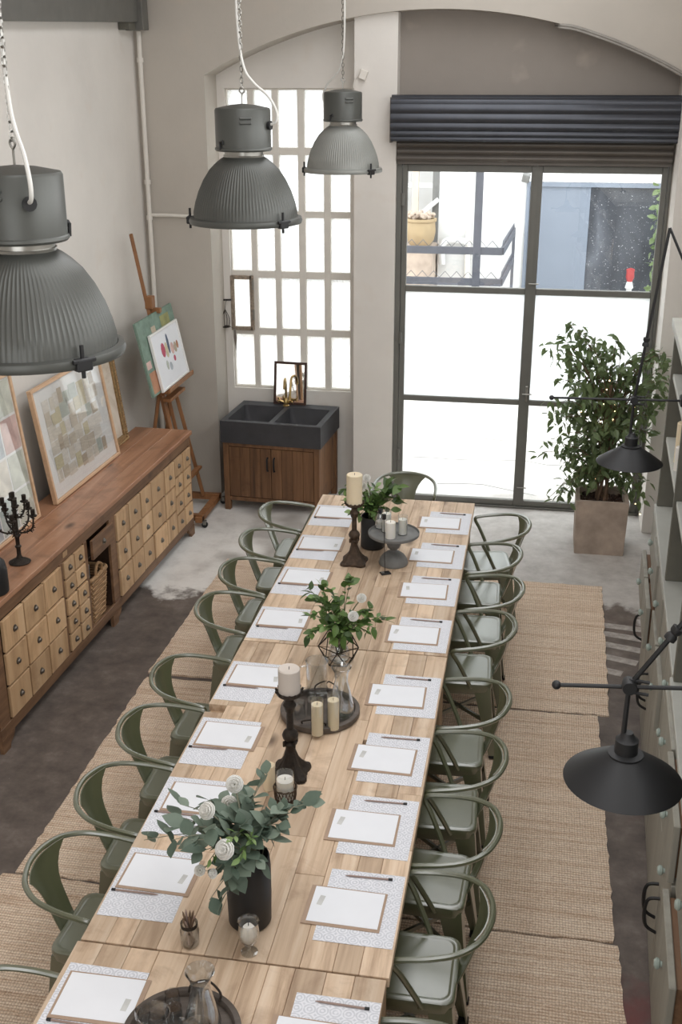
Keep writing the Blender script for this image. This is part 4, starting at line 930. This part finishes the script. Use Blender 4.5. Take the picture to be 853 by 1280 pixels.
# ------------------------------------------------------------------ grey dresser on the right
RA = math.atan(.045)
def dresser(y_near, y_far, off, label, uprights, seed):
    L = (y_far-y_near)/math.cos(RA); D_ = thing('painted_dresser', label, 'dresser', (1.17+.045*y_near-off, y_near, 0), -RA); rj = random.Random(seed)
    def P_(lo, hi, name, mat='dresser_paint', bev=.003, parent=D_): c = [(a+b)/2 for a, b in zip(lo, hi)]; return B().box((0, 0, 0), [b-a for a, b in zip(lo, hi)], None, bev).obj(name, mat, parent, c)
    dp = .40
    P_((.02, 0, .08), (dp, L, 1.205), 'carcass'); P_((.05, .02, 0), (dp-.01, L-.02, .08), 'plinth', 'dresser_dark')
    P_((-.012, -.005, 1.205), (dp, L+.005, 1.24), 'worktop', 'dresser_light')
    P_((dp-.015, 0, 1.24), (dp, L, 2.30), 'back_panel', 'dresser_dark')
    ups = [0]+uprights+[L-.04]
    for u_ in ups: P_((.0, u_, 1.24), (dp-.015, u_+.04, 2.30), 'upright', 'dresser_dark')
    P_((-.02, -.01, 2.30), (dp, L+.01, 2.345), 'top_board', 'dresser_light')
    for a_, c_ in zip(ups, ups[1:]):
        for z in (1.64, 2.01): P_((.012, a_+.04, z), (dp-.015, c_, z+.028), 'shelf', 'dresser_light')
    n_ = max(2, round(L/.46)); wd = L/n_
    for k in range(n_):
        y0 = k*wd
        for z0, z1 in ((.955, 1.195), (.70, .945)):
            ex = rj.choice((0, .008, .02, .035, .05)); d_ = P_((-.005-ex, y0+.008, z0), (.019-ex, y0+wd-.008, z1), 'drawer', 'dresser_paint')
            if ex > 0: B().box((0, 0, 0), (.07, wd-.06, z1-z0-.03)).obj('drawer_box', 'carcass_wood', d_, (.047, 0, -.005))
            B().lathe([(0, 0), (.010, 0), (.010, .004), (.018, .01), (.02, .018), (.013, .026), (0, .028)], 14, (-.012, 0, 0), Euler((0, -PI/2, 0)).to_matrix()).obj('knob', 'ceramic_knob', d_, smooth=True)
        d_ = P_((-.004, y0+.006, .09), (.018, y0+wd-.006, .69), 'door'); s_ = 1 if k % 2 else -1; hy = -s_*(wd/2-.045)
        B().tube(cr([(-.012, hy, .14), (-.055, hy, .13), (-.066, hy, .07), (-.055, hy, .0), (-.012, hy, -.03)], 4), .0075, 6).obj('handle', 'matte_black', d_, smooth=True)
    return D_
dresser(-3.2, -1.12, 0, 'grey painted dresser with open shelves, drawers and doors beside the fig planter', [.97], 2)
dresser(-6.2, -3.23, .012, 'grey painted dresser behind the lower black swing-arm lamp', [1.0, 2.0], 6)
def candle(name, label, loc, r, h, mat, group=None):
    C_ = thing(name, label, 'candle', loc, group=group)
    B().lathe([(0, 0), (r, 0), (r, h-.004), (r-.004, h), (r*.7, h-.003), (0, h-.006)], 24).obj('wax', mat, C_, smooth=True)
    B().tube([(0, 0, h-.008), (.001, 0, h+.008)], .0015, 5).obj('wick', 'wick', C_); return C_
p = atz(845, 606, 1.409); q_ = atz(851, 622, 1.409)
candle('pillar_candle', 'tall cream pillar candle on the dresser shelf', (1.165, -1.62, 1.669), .04, .22, 'candle_cream')
candle('pillar_candle', 'short white candle beside the cream one on the dresser shelf', (1.135, -1.76, 1.669), .024, .13, 'candle_white')

# ------------------------------------------------------------------ black swing-arm lamps
def swing_lamp(yv, shade, neck, pivot, elbow, mount, rod0, rod1, label):
    L_ = thing('swing_arm_lamp', label, 'lamp', tuple(mount)); o0 = Vector(mount)
    J = lambda p: Vector(p)-o0
    up = (Vector(pivot)-Vector(neck)).normalized(); R_ = Vector((0, 0, 1)).rotation_difference((up*.15+Vector((0, 0, 1))).normalized()).to_matrix()
    s_ = B().lathe([(.158, 0), (.160, .002), (.10, .045), (.05, .078), (.034, .088), (.03, .088), (.05, .074), (.10, .04), (.154, 0), (.158, 0)], 48, (0, 0, 0), R_).obj('shade', 'black_metal', L_, J(shade), smooth=True)
    B().lathe([(.0, .078), (.046, .078), (.047, .086), (.031, .09), (.031, .128), (.022, .133), (.014, .15), (0, .15)], 20, (0, 0, 0), R_).obj('socket', 'matte_black', s_, smooth=True)
    B().sphere(R_ @ Vector((0, 0, .04)), .03, 12, 8).obj('bulb', 'candle_white', s_)
    B().tube([J(neck), J(pivot), J(elbow)], .0072, 8).obj('arm', 'matte_black', L_, smooth=True)
    B().tube([J(elbow), J(mount)], .006, 8).obj('stay', 'matte_black', L_, smooth=True)
    B().tube([J(rod0), J(rod1)], .0058, 8).obj('balance_rod', 'matte_black', L_, smooth=True); B().sphere(J(rod0), .0125, 12, 8).obj('ball_end', 'matte_black', L_, smooth=True)
    B().box(J(rod1)+Vector((.008, 0, 0)), (.02, .07, .045), None, .004).obj('rod_bracket', 'matte_black', L_)
    d_ = (Vector(elbow)-Vector(pivot)).normalized(); q2 = Vector((0, 0, 1)).rotation_difference(Vector((0, 1, 0))).to_matrix()
    B().lathe([(0, -.02), (.018, -.02), (.02, 0), (.018, .02), (0, .02)], 16, J(pivot), q2).obj('pivot', 'matte_black', L_, smooth=True)
    for s2 in (-1, 1): B().tube([J(pivot)+Vector((0, 0, .018*s2)), J(pivot)+Vector((.05, -.01, .018*s2))], .005, 6).obj('wing_screw', 'matte_black', L_)
    m_ = J(pivot).lerp(J(elbow), .35); qd = Vector((0, 0, 1)).rotation_difference(d_).to_matrix(); B().lathe([(0, -.02), (.016, -.02), (.016, -.008), (.011, 0), (.016, .008), (.016, .02), (0, .02)], 12, m_, qd).obj('collar', 'matte_black', L_, smooth=True)
    B().lathe([(0, 0), (.035, 0), (.035, .008), (.015, .02), (0, .03)], 16).obj('mount_plate', 'matte_black', L_, smooth=True)
ya, yb = -2.2, -4.916
swing_lamp(ya, aty(787, 578, ya), aty(787, 553, ya), aty(793, 500, ya), aty(838, 285, ya), (1.24, ya, 2.3455), aty(690, 497, ya), (1.052, -2.2, 2.163), 'black swing-arm lamp with conical shade in front of the fig')
swing_lamp(yb, aty(779, 975, yb), aty(778, 932, yb), aty(787, 857, yb), Vector((.93, yb, 2.58)), (1.06, yb, 2.3455), aty(696, 856, yb), (.918, yb, 2.135), 'black swing-arm lamp with conical shade hanging over the aisle rug edge')
# ------------------------------------------------------------------ table decoration
TP = TZ+.0012
def on(px, py, z=TP): p = atz(px, py, z); return Vector((p.x, p.y, z))
def candlestick(loc, label, mat, h):
    C_ = thing('ornate_candlestick', label, 'candlestick', loc); k = h/.40
    secs = []
    for z, s_, pinch in ((0, .084, .16), (.012, .084, .16), (.02, .074, .2), (.045, .05, .22), (.075, .034, .1), (.11, .024, 0)):
        ring = []
        for i in range(32):
            a_ = 2*PI*i/32+PI/4; r_ = s_*(1+pinch*math.cos(4*(a_-PI/4)))*(1+.05*math.cos(12*a_)); ring.append(Vector((r_*math.cos(a_), r_*math.sin(a_), z*k)))
        secs.append(ring)
    B().loft(secs).obj('foot', mat, C_, smooth=True)
    B().lathe([(0, .10*k), (.024, .105*k), (.021, .13*k), (.026, .145*k), (.03, .15*k), (.018, .16*k), (.032, .175*k), (.036, .19*k), (.03, .205*k), (.016, .22*k), (.015, .30*k), (.02, .305*k), (.024, .32*k), (.029, .335*k), (.02, .35*k), (.018, .365*k), (.03, .375*k), (.05, .383*k), (.056, .39*k), (.054, .4*k), (0, .4*k)], 24).obj('stem', mat, C_, smooth=True)
    b = B()
    for i in range(14): a_ = 2*PI*i/14; b.box((.058*math.cos(a_), .058*math.sin(a_), .402*k), (.008, .012, .014), Euler((0, .3, a_)).to_matrix(), .003)
    b.obj('cup_petals', mat, C_)
    for i in range(4): a_ = PI/2*i+.78; B().box((.03*math.cos(a_), .03*math.sin(a_), .155*k), (.018, .01, .03), Euler((0, 0, a_)).to_matrix(), .004).obj('leaf_boss', mat, C_)
    for i in range(4):
        a_ = PI/2*i+PI/4
        B().lathe([(0, 0), (.022, .004), (.018, .016), (0, .02)], 10, (.082*math.cos(a_), .082*math.sin(a_), 0)).obj('scroll_toe', mat, C_, smooth=True)
c1 = on(443, 703); candlestick(tuple(c1), 'ornate bronze candlestick beside the black vase and cake stand', 'bronze', .40)
candle('pillar_candle', 'large cream pillar candle on the bronze candlestick', (c1.x, c1.y, TP+.40), .049, .185, 'candle_cream')
c2 = on(364, 966); candlestick(tuple(c2), 'ornate blackened iron candlestick beside the round wooden tray', 'iron', .41)
candle('pillar_candle', 'stout greyish pillar candle on the blackened iron candlestick', (c2.x, c2.y, TP+.41), .047, .11, 'candle_grey')

def leafmesh(L, W, mat, tip=1.0, fold=.15, curl=.25): return leaf_bm(L, W, fold, curl, tip, 5).mesh('leaf', mat, True)
def flower(parent, p, R, d_, seed):
    rj = random.Random(seed); F_ = B(); n_ = 0; Q = Vector((0, 0, 1)).rotation_difference(d_.normalized()).to_matrix()
    for ring, (cnt, rr, hh) in enumerate(((5, .35, .72), (7, .65, .62), (8, .92, .42), (8, 1.05, .18))):
        for k in range(cnt):
            a_ = 2*PI*(k+.5*ring)/cnt; rows = []
            for i in range(4):
                u_ = i/3; rad = R*rr*(math.sin(PI*.5*min(1, u_*1.25))*(1 if u_ < .7 else .93)); z = R*(-.5+hh*1.3*u_); hw = R*.45*math.sin(PI*(.18+.66*u_))
                ca, sa = math.cos(a_), math.sin(a_); row = []
                for s_ in (-1, 0, 1): row.append(p+Q @ Vector((ca*rad*(1-.12*abs(s_))-sa*hw*s_, sa*rad*(1-.12*abs(s_))+ca*hw*s_, z)))
                rows.append(row)
            F_.loft(rows, cap=False, closed=False)
    return F_.obj('flower', 'petal', parent, smooth=True)
def bouquet(name, label, base, mouth_z, targets, protos, per, spread, stem_mat, flowers, seed, leaf_from=.35, gravity=.05, mouth_r=.03, group=None, fsz=.03):
    V = thing(name, label, 'flowers', tuple(base), group=group); rj = random.Random(seed); st = B()
    for (px, py, dy) in targets:
        e_ = aty(px, py, base.y+dy)-base; s0 = Vector((rj.uniform(-.5, .5)*mouth_r, rj.uniform(-.5, .5)*mouth_r, .03)); m0 = Vector((rj.uniform(-1, 1)*mouth_r, rj.uniform(-1, 1)*mouth_r, mouth_z))
        mid = m0.lerp(e_, .5)+Vector((0, 0, gravity)); pts = cr([s0, m0, mid, e_], 6); st.tube(pts, [.0032*(1-.6*i/(len(pts)-1)) for i in range(len(pts))], 5)
        out = pts[6+int(leaf_from*6):]
        for i in range(per):
            u_ = (i+.5)/per*(len(out)-1); k = int(u_); p = out[k].lerp(out[min(k+1, len(out)-1)], u_-k); ax = (out[min(k+1, len(out)-1)]-out[max(k-1, 0)]).normalized()
            d_ = (ax*.6+Vector((rj.uniform(-1, 1), rj.uniform(-1, 1), rj.uniform(-.6, .7)))*spread).normalized()
            if p.z < .06: continue
            o = link('leaf', rj.choice(protos), V, p); o.rotation_euler = orient(d_, rj.uniform(-.9, .9)).to_euler(); sc_ = rj.uniform(.7, 1.15); o.scale = (sc_,)*3
    st.obj('stems', stem_mat, V)
    for i, (px, py, dy, s_) in enumerate(flowers):
        p = aty(px, py, base.y+dy)-base; d_ = Vector((rj.uniform(-.4, .4), -.8, rj.uniform(.3, .8))); flower(V, p, s_, d_, seed+i)
        B().tube(cr([(0, 0, mouth_z), (p*.55+Vector((0, 0, mouth_z*.45+.02))), p-d_.normalized()*s_*.4], 5), .003, 5).obj('flower_stem', stem_mat, V)
    return V
# black cylinder vase with mixed greens
b1 = on(466, 683)
V1 = thing('black_vase', 'short matte black cylinder vase behind the cake stand', 'vase', tuple(b1))
B().lathe([(0, 0), (.07, 0), (.077, .008), (.077, .21), (.074, .217), (.07, .215), (.069, .02), (0, .02)], 40).obj('body', 'matte_black', V1, smooth=True)
small = [leafmesh(.05, .03, 'light_leaf'), leafmesh(.058, .032, 'bright_leaf')]; big = [leafmesh(.10, .058, 'bright_leaf', .85), leafmesh(.085, .05, 'bright_leaf', .85)]
tg = [(428, 612, .0), (432, 622, -.05), (428, 630, 0), (440, 640, -.06), (450, 645, -.08), (460, 640, -.1), (470, 645, -.09), (455, 620, .02), (462, 610, .05), (470, 625, -.03), (476, 640, -.06), (445, 615, 0), (480, 618, .04), (490, 612, .06), (460, 630, -.07), (470, 608, .05), (452, 632, -.08), (438, 606, .05)]
bouquet('greenery_bouquet', 'mixed fine green foliage with two white blooms in the black cylinder vase', b1+Vector((0, 0, .022)), .2, tg, small, 11, 1.0, 'stem_green', [(459, 597, 0, .026), (455, 607, -.02, .022)], 31)
tg = [(488, 605, .0), (498, 615, .0), (495, 628, -.03), (485, 622, -.05), (503, 606, .03), (490, 638, -.04), (480, 612, 0)]
bouquet('laurel_sprig', 'large-leaved laurel sprig on the cake stand side of the black vase', b1+Vector((.01, -.01, .022)), .2, tg, big, 5, .8, 'stem_green', [], 32)
# pedestal cake stand with candles, glass, wire snuffer stand
cs = on(492, 704)
CS = thing('pedestal_stand', 'grey turned pedestal cake stand carrying small white candles', 'stand', tuple(cs))
B().lathe([(0, 0), (.09, 0), (.092, .01), (.088, .018), (.086, .03), (.07, .055), (.045, .075), (.022, .088), (.02, .095), (.036, .108), (.044, .128), (.044, .14), (.034, .158), (.02, .168), (.03, .178), (.06, .188), (.0, .19)], 40).obj('pedestal', 'stone_grey', CS, smooth=True)
B().lathe([(0, .19), (.148, .19), (.158, .196), (.16, .212), (.155, .216), (.15, .204), (0, .203)], 56).obj('plate', 'stone_grey', CS, smooth=True)
PZ_ = TP+.2035
def glass_candle(name, label, loc, r, h, wax, mat='candle_white', cat='candle'):
    C_ = thing(name, label, cat, loc)
    B().lathe([(0, 0), (r, 0), (r, h), (r-.002, h), (r-.002, .004), (0, .004)], 28).obj('glass', 'clear_glass', C_, smooth=True)
    B().lathe([(0, .0045), (r-.003, .0045), (r-.003, wax), (r*.5, wax-.004), (0, wax-.004)], 24).obj('wax', mat, C_, smooth=True)
    B().tube([(0, 0, wax-.006), (0, .001, wax+.01)], .0013, 5).obj('wick', 'wick', C_); return C_
candle('pillar_candle', 'white candle at the rim of the cake stand plate, the barest of them', (cs.x-.012, cs.y-.075, PZ_), .031, .105, 'candle_white')
glass_candle('glass_candle', 'white candle in a clear glass tube in the middle of the cake stand', (cs.x-.05, cs.y+.02, PZ_), .030, .14, .12)
glass_candle('glass_candle', 'short candle in a clear glass on the wall shelf side of the cake stand', (cs.x+.055, cs.y-.01, PZ_), .029, .125, .10)
J_ = thing('glass_jar', 'clear glass lidded jar holding a candle stub on the cake stand', 'jar', (cs.x-.095, cs.y+.075, PZ_))
B().lathe([(0, 0), (.03, 0), (.034, .01), (.034, .07), (.024, .09), (.022, .1), (.020, .1), (.022, .088), (.032, .068), (.032, .012), (0, .004)], 24).obj('body', 'vessel_glass', J_, smooth=True)
B().lathe([(0, .005), (.03, .006), (.03, .045), (0, .045)], 20).obj('wax', 'candle_white', J_, smooth=True); B().lathe([(0, .1), (.016, .1), (.017, .125), (0, .127)], 16).obj('stopper', 'matte_black', J_)
w0 = on(482, 717)
WR = thing('wire_stand', 'thin black wire rod stand with a small square foot beside the cake stand', 'stand', tuple(w0), .5)
B().box((0, 0, .004), (.062, .045, .008), None, .002).obj('foot', 'matte_black', WR); B().tube([(0, .01, .008), (-.004, .012, .2), (-.008, .014, .36)], .0022, 6).obj('rod', 'iron', WR)
B().lathe([(0, .355), (.012, .355), (.013, .385), (0, .387)], 12, (-.008, .014, 0)).obj('tip', 'matte_black', WR); B().lathe([(0, .012), (.012, .012), (.012, .016), (0, .016)], 12, (-.018, 0, -.004)).obj('coin', 'chrome', WR)
# second bouquet in glass vase inside a wire polyhedron
b2 = on(424, 826)
V2 = thing('glass_vase', 'small clear bulb vase inside the dark wire polyhedron', 'vase', tuple(b2))
B().lathe([(0, 0), (.04, 0), (.055, .02), (.058, .05), (.045, .085), (.03, .11), (.032, .125), (.030, .125), (.028, .11), (.043, .085), (.055, .05), (.052, .022), (0, .008)], 32).obj('body', 'vessel_glass', V2, smooth=True)
GW = thing('wire_polyhedron', 'dark geometric wire polyhedron around the bulb vase', 'ornament', tuple(b2), .4)
vsx = [Vector((.075*math.cos(2*PI*k/5), .075*math.sin(2*PI*k/5), .003)) for k in range(5)]+[Vector((.11*math.cos(2*PI*(k+.5)/5), .11*math.sin(2*PI*(k+.5)/5), .1)) for k in range(5)]+[Vector((.05*math.cos(2*PI*k/5), .05*math.sin(2*PI*k/5), .185)) for k in range(5)]
for k in range(5):
    for a_, c_ in ((k, (k+1) % 5), (k, 5+k), (k, 5+(k-1) % 5), (5+k, 10+k), (5+k, 10+(k+1) % 5), (10+k, 10+(k+1) % 5), (5+k, 5+(k+1) % 5)): B().tube([vsx[a_], vsx[c_]], .0028, 5).obj('wire_edge', 'iron', GW)
mid = [leafmesh(.075, .04, 'bright_leaf', .85), leafmesh(.06, .034, 'bright_leaf', .85), leafmesh(.045, .026, 'light_leaf'), leafmesh(.04, .024, 'light_leaf')]
tg = [(385, 735, .05), (392, 745, .0), (400, 730, .06), (415, 738, .05), (432, 728, .05), (440, 722, .07), (425, 750, 0), (410, 760, -.03), (395, 765, -.04), (388, 770, -.05), (384, 795, -.05), (405, 785, -.08), (420, 780, -.08), (440, 770, -.05), (455, 765, -.02), (465, 760, 0), (475, 772, .0), (483, 775, 0), (470, 785, -.05), (460, 790, -.07), (445, 785, -.08), (430, 795, -.08), (415, 800, -.09), (400, 750, 0)]
bouquet('leafy_bouquet', 'loose leafy green bouquet with two white buds in the bulb vase', b2+Vector((0, 0, .01)), .12, tg, mid, 12, .9, 'stem_green', [(452, 747, -.03, .026), (442, 770, -.08, .028)], 41, .2)
# round tray with vessels
TRC = Vector((-.552, -2.985, TP))
def tray(c, label, R, seed, hx):
    T_ = thing('round_tray', label, 'tray', tuple(c), .3)
    B().lathe([(0, 0), (R-.008, 0), (R, .008), (R, .032), (R-.006, .036), (R-.02, .036), (R-.024, .03), (R-.026, .015), (0, .014)], 72).obj('dish', 'tray_wood', T_, smooth=True)
    for s_ in hx: B().tube(cr([(R*.85*math.cos(s_-.35), R*.85*math.sin(s_-.35), .034), (R*.93*math.cos(s_-.3), R*.93*math.sin(s_-.3), .055), (R*.96*math.cos(s_), R*.96*math.sin(s_), .075), (R*.93*math.cos(s_+.3), R*.93*math.sin(s_+.3), .055), (R*.85*math.cos(s_+.35), R*.85*math.sin(s_+.35), .034)], 5), .004, 6).obj('handle', 'iron', T_, smooth=True)
    return c.z+.0155
tz = tray(TRC, 'round dark wooden tray with iron handles holding pitcher, carafe and candles', .19, 1, (-PI/2-.3, PI/2-.3))
def pitcher(loc, label, k=1.0, rotz=0):
    P_ = thing('glass_pitcher', label, 'pitcher', loc, rotz)
    B().lathe([(0, 0), (.045*k, 0), (.05*k, .01), (.048*k, .1*k), (.05*k, .165*k), (.052*k, .168*k), (.048*k, .168*k), (.046*k, .1*k), (.047*k, .02), (0, .014)], 32).obj('body', 'vessel_glass', P_, smooth=True)
    B().tube(cr([(-.049*k, 0, .15*k), (-.085*k, 0, .145*k), (-.09*k, 0, .09*k), (-.075*k, 0, .05*k), (-.049*k, 0, .04*k)], 6), .005, 7).obj('handle', 'vessel_glass', P_, smooth=True)
def carafe(loc, label, k=1.0):
    C_ = thing('glass_carafe', label, 'carafe', loc)
    B().lathe([(0, 0), (.05*k, 0), (.056*k, .012*k), (.052*k, .05*k), (.036*k, .12*k), (.027*k, .165*k), (.03*k, .2*k), (.042*k, .225*k), (.04*k, .226*k), (.028*k, .2*k), (.025*k, .165*k), (.034*k, .12*k), (.049*k, .05*k), (.05*k, .016*k), (0, .01*k)], 36).obj('body', 'vessel_glass', C_, smooth=True)
def tumbler(loc, label, up=False, r=.028, h=.085):
    G_ = thing('glass_tumbler', label, 'glass', loc, group='drinking glasses on the trays')
    pr_ = [(0, h), (r*.85, h), (r*.92, h-.012), (r, .0), (r-.002, 0), (r*.9-.002, h-.014), (0, h-.014)]
    B().lathe(pr_, 24).obj('body', 'vessel_glass', G_, smooth=True)
p = on(397, 868, tz); pitcher((p.x, p.y, tz), 'clear glass pitcher on the candle tray beside the leafy bouquet', 1.12, .5)
p = on(427, 893, tz); carafe((p.x, p.y, tz), 'waisted clear glass carafe on the candle tray', 1.14)
p = on(397, 918, tz); glass_candle('glass_candle', 'tall cream candle in a glass tube on the tray beside the tumblers', (p.x, p.y, tz), .030, .185, .16, 'candle_cream')
p = on(417, 911, tz); glass_candle('glass_candle', 'tall cream candle in a glass tube on the tray beside the carafe', (p.x, p.y, tz), .030, .185, .155, 'candle_cream')
p = on(375, 896, tz); tumbler((p.x, p.y, tz), 'upturned clear tumbler on the candle tray beside the iron candlestick')
p = on(391, 892, tz); tumbler((p.x, p.y, tz), 'upturned clear tumbler on the candle tray behind the glass-tube candles')
# candle in lace metal cup + second candle behind it
p = on(357, 1000)
LC = thing('lace_candle_holder', 'pierced lace metal cup holding a white candle near the eucalyptus', 'candle holder', tuple(p))
b = B()
for i in range(20): a_ = 2*PI*i/20; a2 = a_+PI/20; b.tube([(.042*math.cos(a_), .042*math.sin(a_), .006), (.046*math.cos(a2), .046*math.sin(a2), .03), (.047*math.cos(a_), .047*math.sin(a_), .055), (.05*math.cos(a2), .05*math.sin(a2), .068)], .002, 5); a3 = a_-PI/20; b.tube([(.042*math.cos(a_), .042*math.sin(a_), .006), (.046*math.cos(a3), .046*math.sin(a3), .03), (.047*math.cos(a_), .047*math.sin(a_), .055), (.05*math.cos(a3), .05*math.sin(a3), .068)], .002, 5)
b.obj('lace_wall', 'bronze', LC); B().lathe([(0, 0), (.043, 0), (.044, .008), (0, .008)], 24).obj('base', 'bronze', LC, smooth=True)
B().tube([(.049*math.cos(2*PI*i/30), .049*math.sin(2*PI*i/30), .066+.003*math.sin(i*PI*2/3)) for i in range(30)], .003, 6, True).obj('rim', 'bronze', LC)
glass_candle('glass_candle', 'white candle in a glass standing inside the lace metal cup', (p.x, p.y, TP+.0085), .039, .125, .095)
p = on(337, 985); candle('pillar_candle', 'slim cream candle half hidden by eucalyptus beside the lace cup', (p.x, p.y, TP), .026, .12, 'candle_cream')
# eucalyptus bouquet
b3 = on(313, 1150)
V3 = thing('black_vase', 'tall matte black vase holding the eucalyptus and white ranunculus', 'vase', tuple(b3))
B().lathe([(0, 0), (.07, 0), (.077, .01), (.08, .12), (.08, .24), (.076, .285), (.072, .29), (.07, .28), (.073, .03), (0, .02)], 44).obj('body', 'matte_black', V3, smooth=True)
euc = [leafmesh(.076, .058, 'eucalyptus_leaf', .95, .1, .1), leafmesh(.066, .05, 'eucalyptus_leaf', .95, .1, .15), leafmesh(.084, .054, 'eucalyptus_leaf', .9, .1, .2)]
tg = [(180, 1050, .0), (222, 1020, .05), (205, 1035, -.05), (215, 1050, -.1), (240, 1050, -.08), (225, 1005, .08), (262, 1000, .08), (275, 1005, .1), (300, 990, .1), (325, 975, .12), (335, 965, .15), (345, 1010, .05), (365, 1015, .05), (390, 1003, .05), (378, 1000, .1), (340, 1050, -.05), (330, 1035, 0), (300, 1030, -.05), (260, 1035, -.1), (250, 1065, -.12), (290, 1085, -.14), (325, 1080, -.1), (310, 1010, .05), (285, 1020, 0), (270, 1095, -.14), (262, 1125, -.16), (285, 1115, -.15), (350, 1030, 0)]
bouquet('eucalyptus_bouquet', 'spreading eucalyptus bouquet with white ranunculus in the tall black vase', b3+Vector((0, 0, .022)), .27, tg, euc, 8, .9, 'stem_grey', [(279, 1062, -.16, .036), (257, 1013, -.05, .032), (293, 980, .05, .032), (250, 1088, -.15, .02), (287, 1005, .05, .03), (265, 1092, -.15, .018)], 51, .2, .04, .05)
fine = [leafmesh(.04, .018, 'light_leaf')]
bouquet('filler_sprigs', 'yellow-green filler sprigs around the ranunculus', b3+Vector((.005, -.005, .022)), .27, [(300, 1075, -.13), (290, 1050, -.12), (262, 1075, -.13), (315, 1050, -.1)], fine, 9, .9, 'stem_green', [], 52)
# pencil jar, goblet candle
p = on(238, 1180); JR = thing('glass_jar', 'small clear jar standing near the table join, full of pencils', 'jar', tuple(p))
B().lathe([(0, 0), (.028, 0), (.033, .006), (.034, .07), (.027, .085), (.029, .095), (.027, .095), (.025, .085), (.032, .07), (.031, .008), (0, .005)], 26).obj('body', 'vessel_glass', JR, smooth=True)
B().lathe([(.0275, .08), (.0295, .08), (.0305, .094), (.0285, .094), (.0275, .08)], 26).obj('neck_band', 'iron', JR, smooth=True)
rj = random.Random(3)
for k in range(9):
    a_ = 2*PI*k/9+.2; P0 = Vector((.014*math.cos(a_+2.5), .014*math.sin(a_+2.5), .008)); P1 = Vector((.022*math.cos(a_), .022*math.sin(a_), .118+.03*rj.random()))
    o = B().tube([Vector((0, 0, 0)), (P1-P0)*.9, P1-P0], [.0042, .0042, .001], 6).obj('pencil', 'bark' if k % 3 else 'pencil_wood', None, tuple(p+P0)); tag(o, 'brown pencil standing in the small glass jar', 'pencil', 'pencils in the glass jar')
p = on(312, 1190); GB = thing('goblet_candle', 'stemmed clear glass goblet with a twisted white candle near the black vase', 'candle', tuple(p))
B().lathe([(0, 0), (.03, 0), (.03, .003), (.006, .008), (.005, .03), (.02, .04), (.034, .06), (.037, .09), (.034, .12), (.039, .135), (.037, .135), (.032, .12), (.035, .09), (.032, .062), (.018, .044), (0, .036)], 32).obj('goblet', 'vessel_glass', GB, smooth=True)
B().lathe([(0, .04), (.018, .046), (.030, .065), (.032, .085), (.026, .095), (.018, .112), (0, .115)], 20, fl=lambda i, r, z: 1+.08*math.sin(i*PI*.4+z*120)).obj('wax', 'candle_white', GB, smooth=True); B().tube([(0, 0, .11), (0, 0, .128)], .0014, 5).obj('wick', 'wick', GB)
# near tray
c3 = Vector((-.615, -4.985, TP)); tz = tray(c3, 'round dark wooden tray holding the large carafe and upturned glasses', .19, 2, (-PI/2+.5, PI/2-.5))
carafe((-.55, -4.965, tz), 'large flared clear glass carafe on the tray near the pencil jar', 1.12)
for k, (dx, dy, nm) in enumerate(((-.055, .085, 'beside the large carafe, behind the pitcher'), (-.125, .0, 'at the tray edge beside the placemat'), (-.075, -.01, 'between the pitcher and the tray edge'), (-.03, .03, 'tucked against the large carafe'))): tumbler((c3.x+dx, c3.y+dy, tz), 'upturned clear tumbler on the carafe tray, '+nm, r=.027)
pitcher((c3.x-.055, c3.y-.085, tz), 'clear glass pitcher on the tray with the large carafe', 1.0, 2.4)
pitcher((c3.x+.085, c3.y-.10, tz), 'short clear glass pitcher with wide mouth on the carafe tray', .9, -.6)
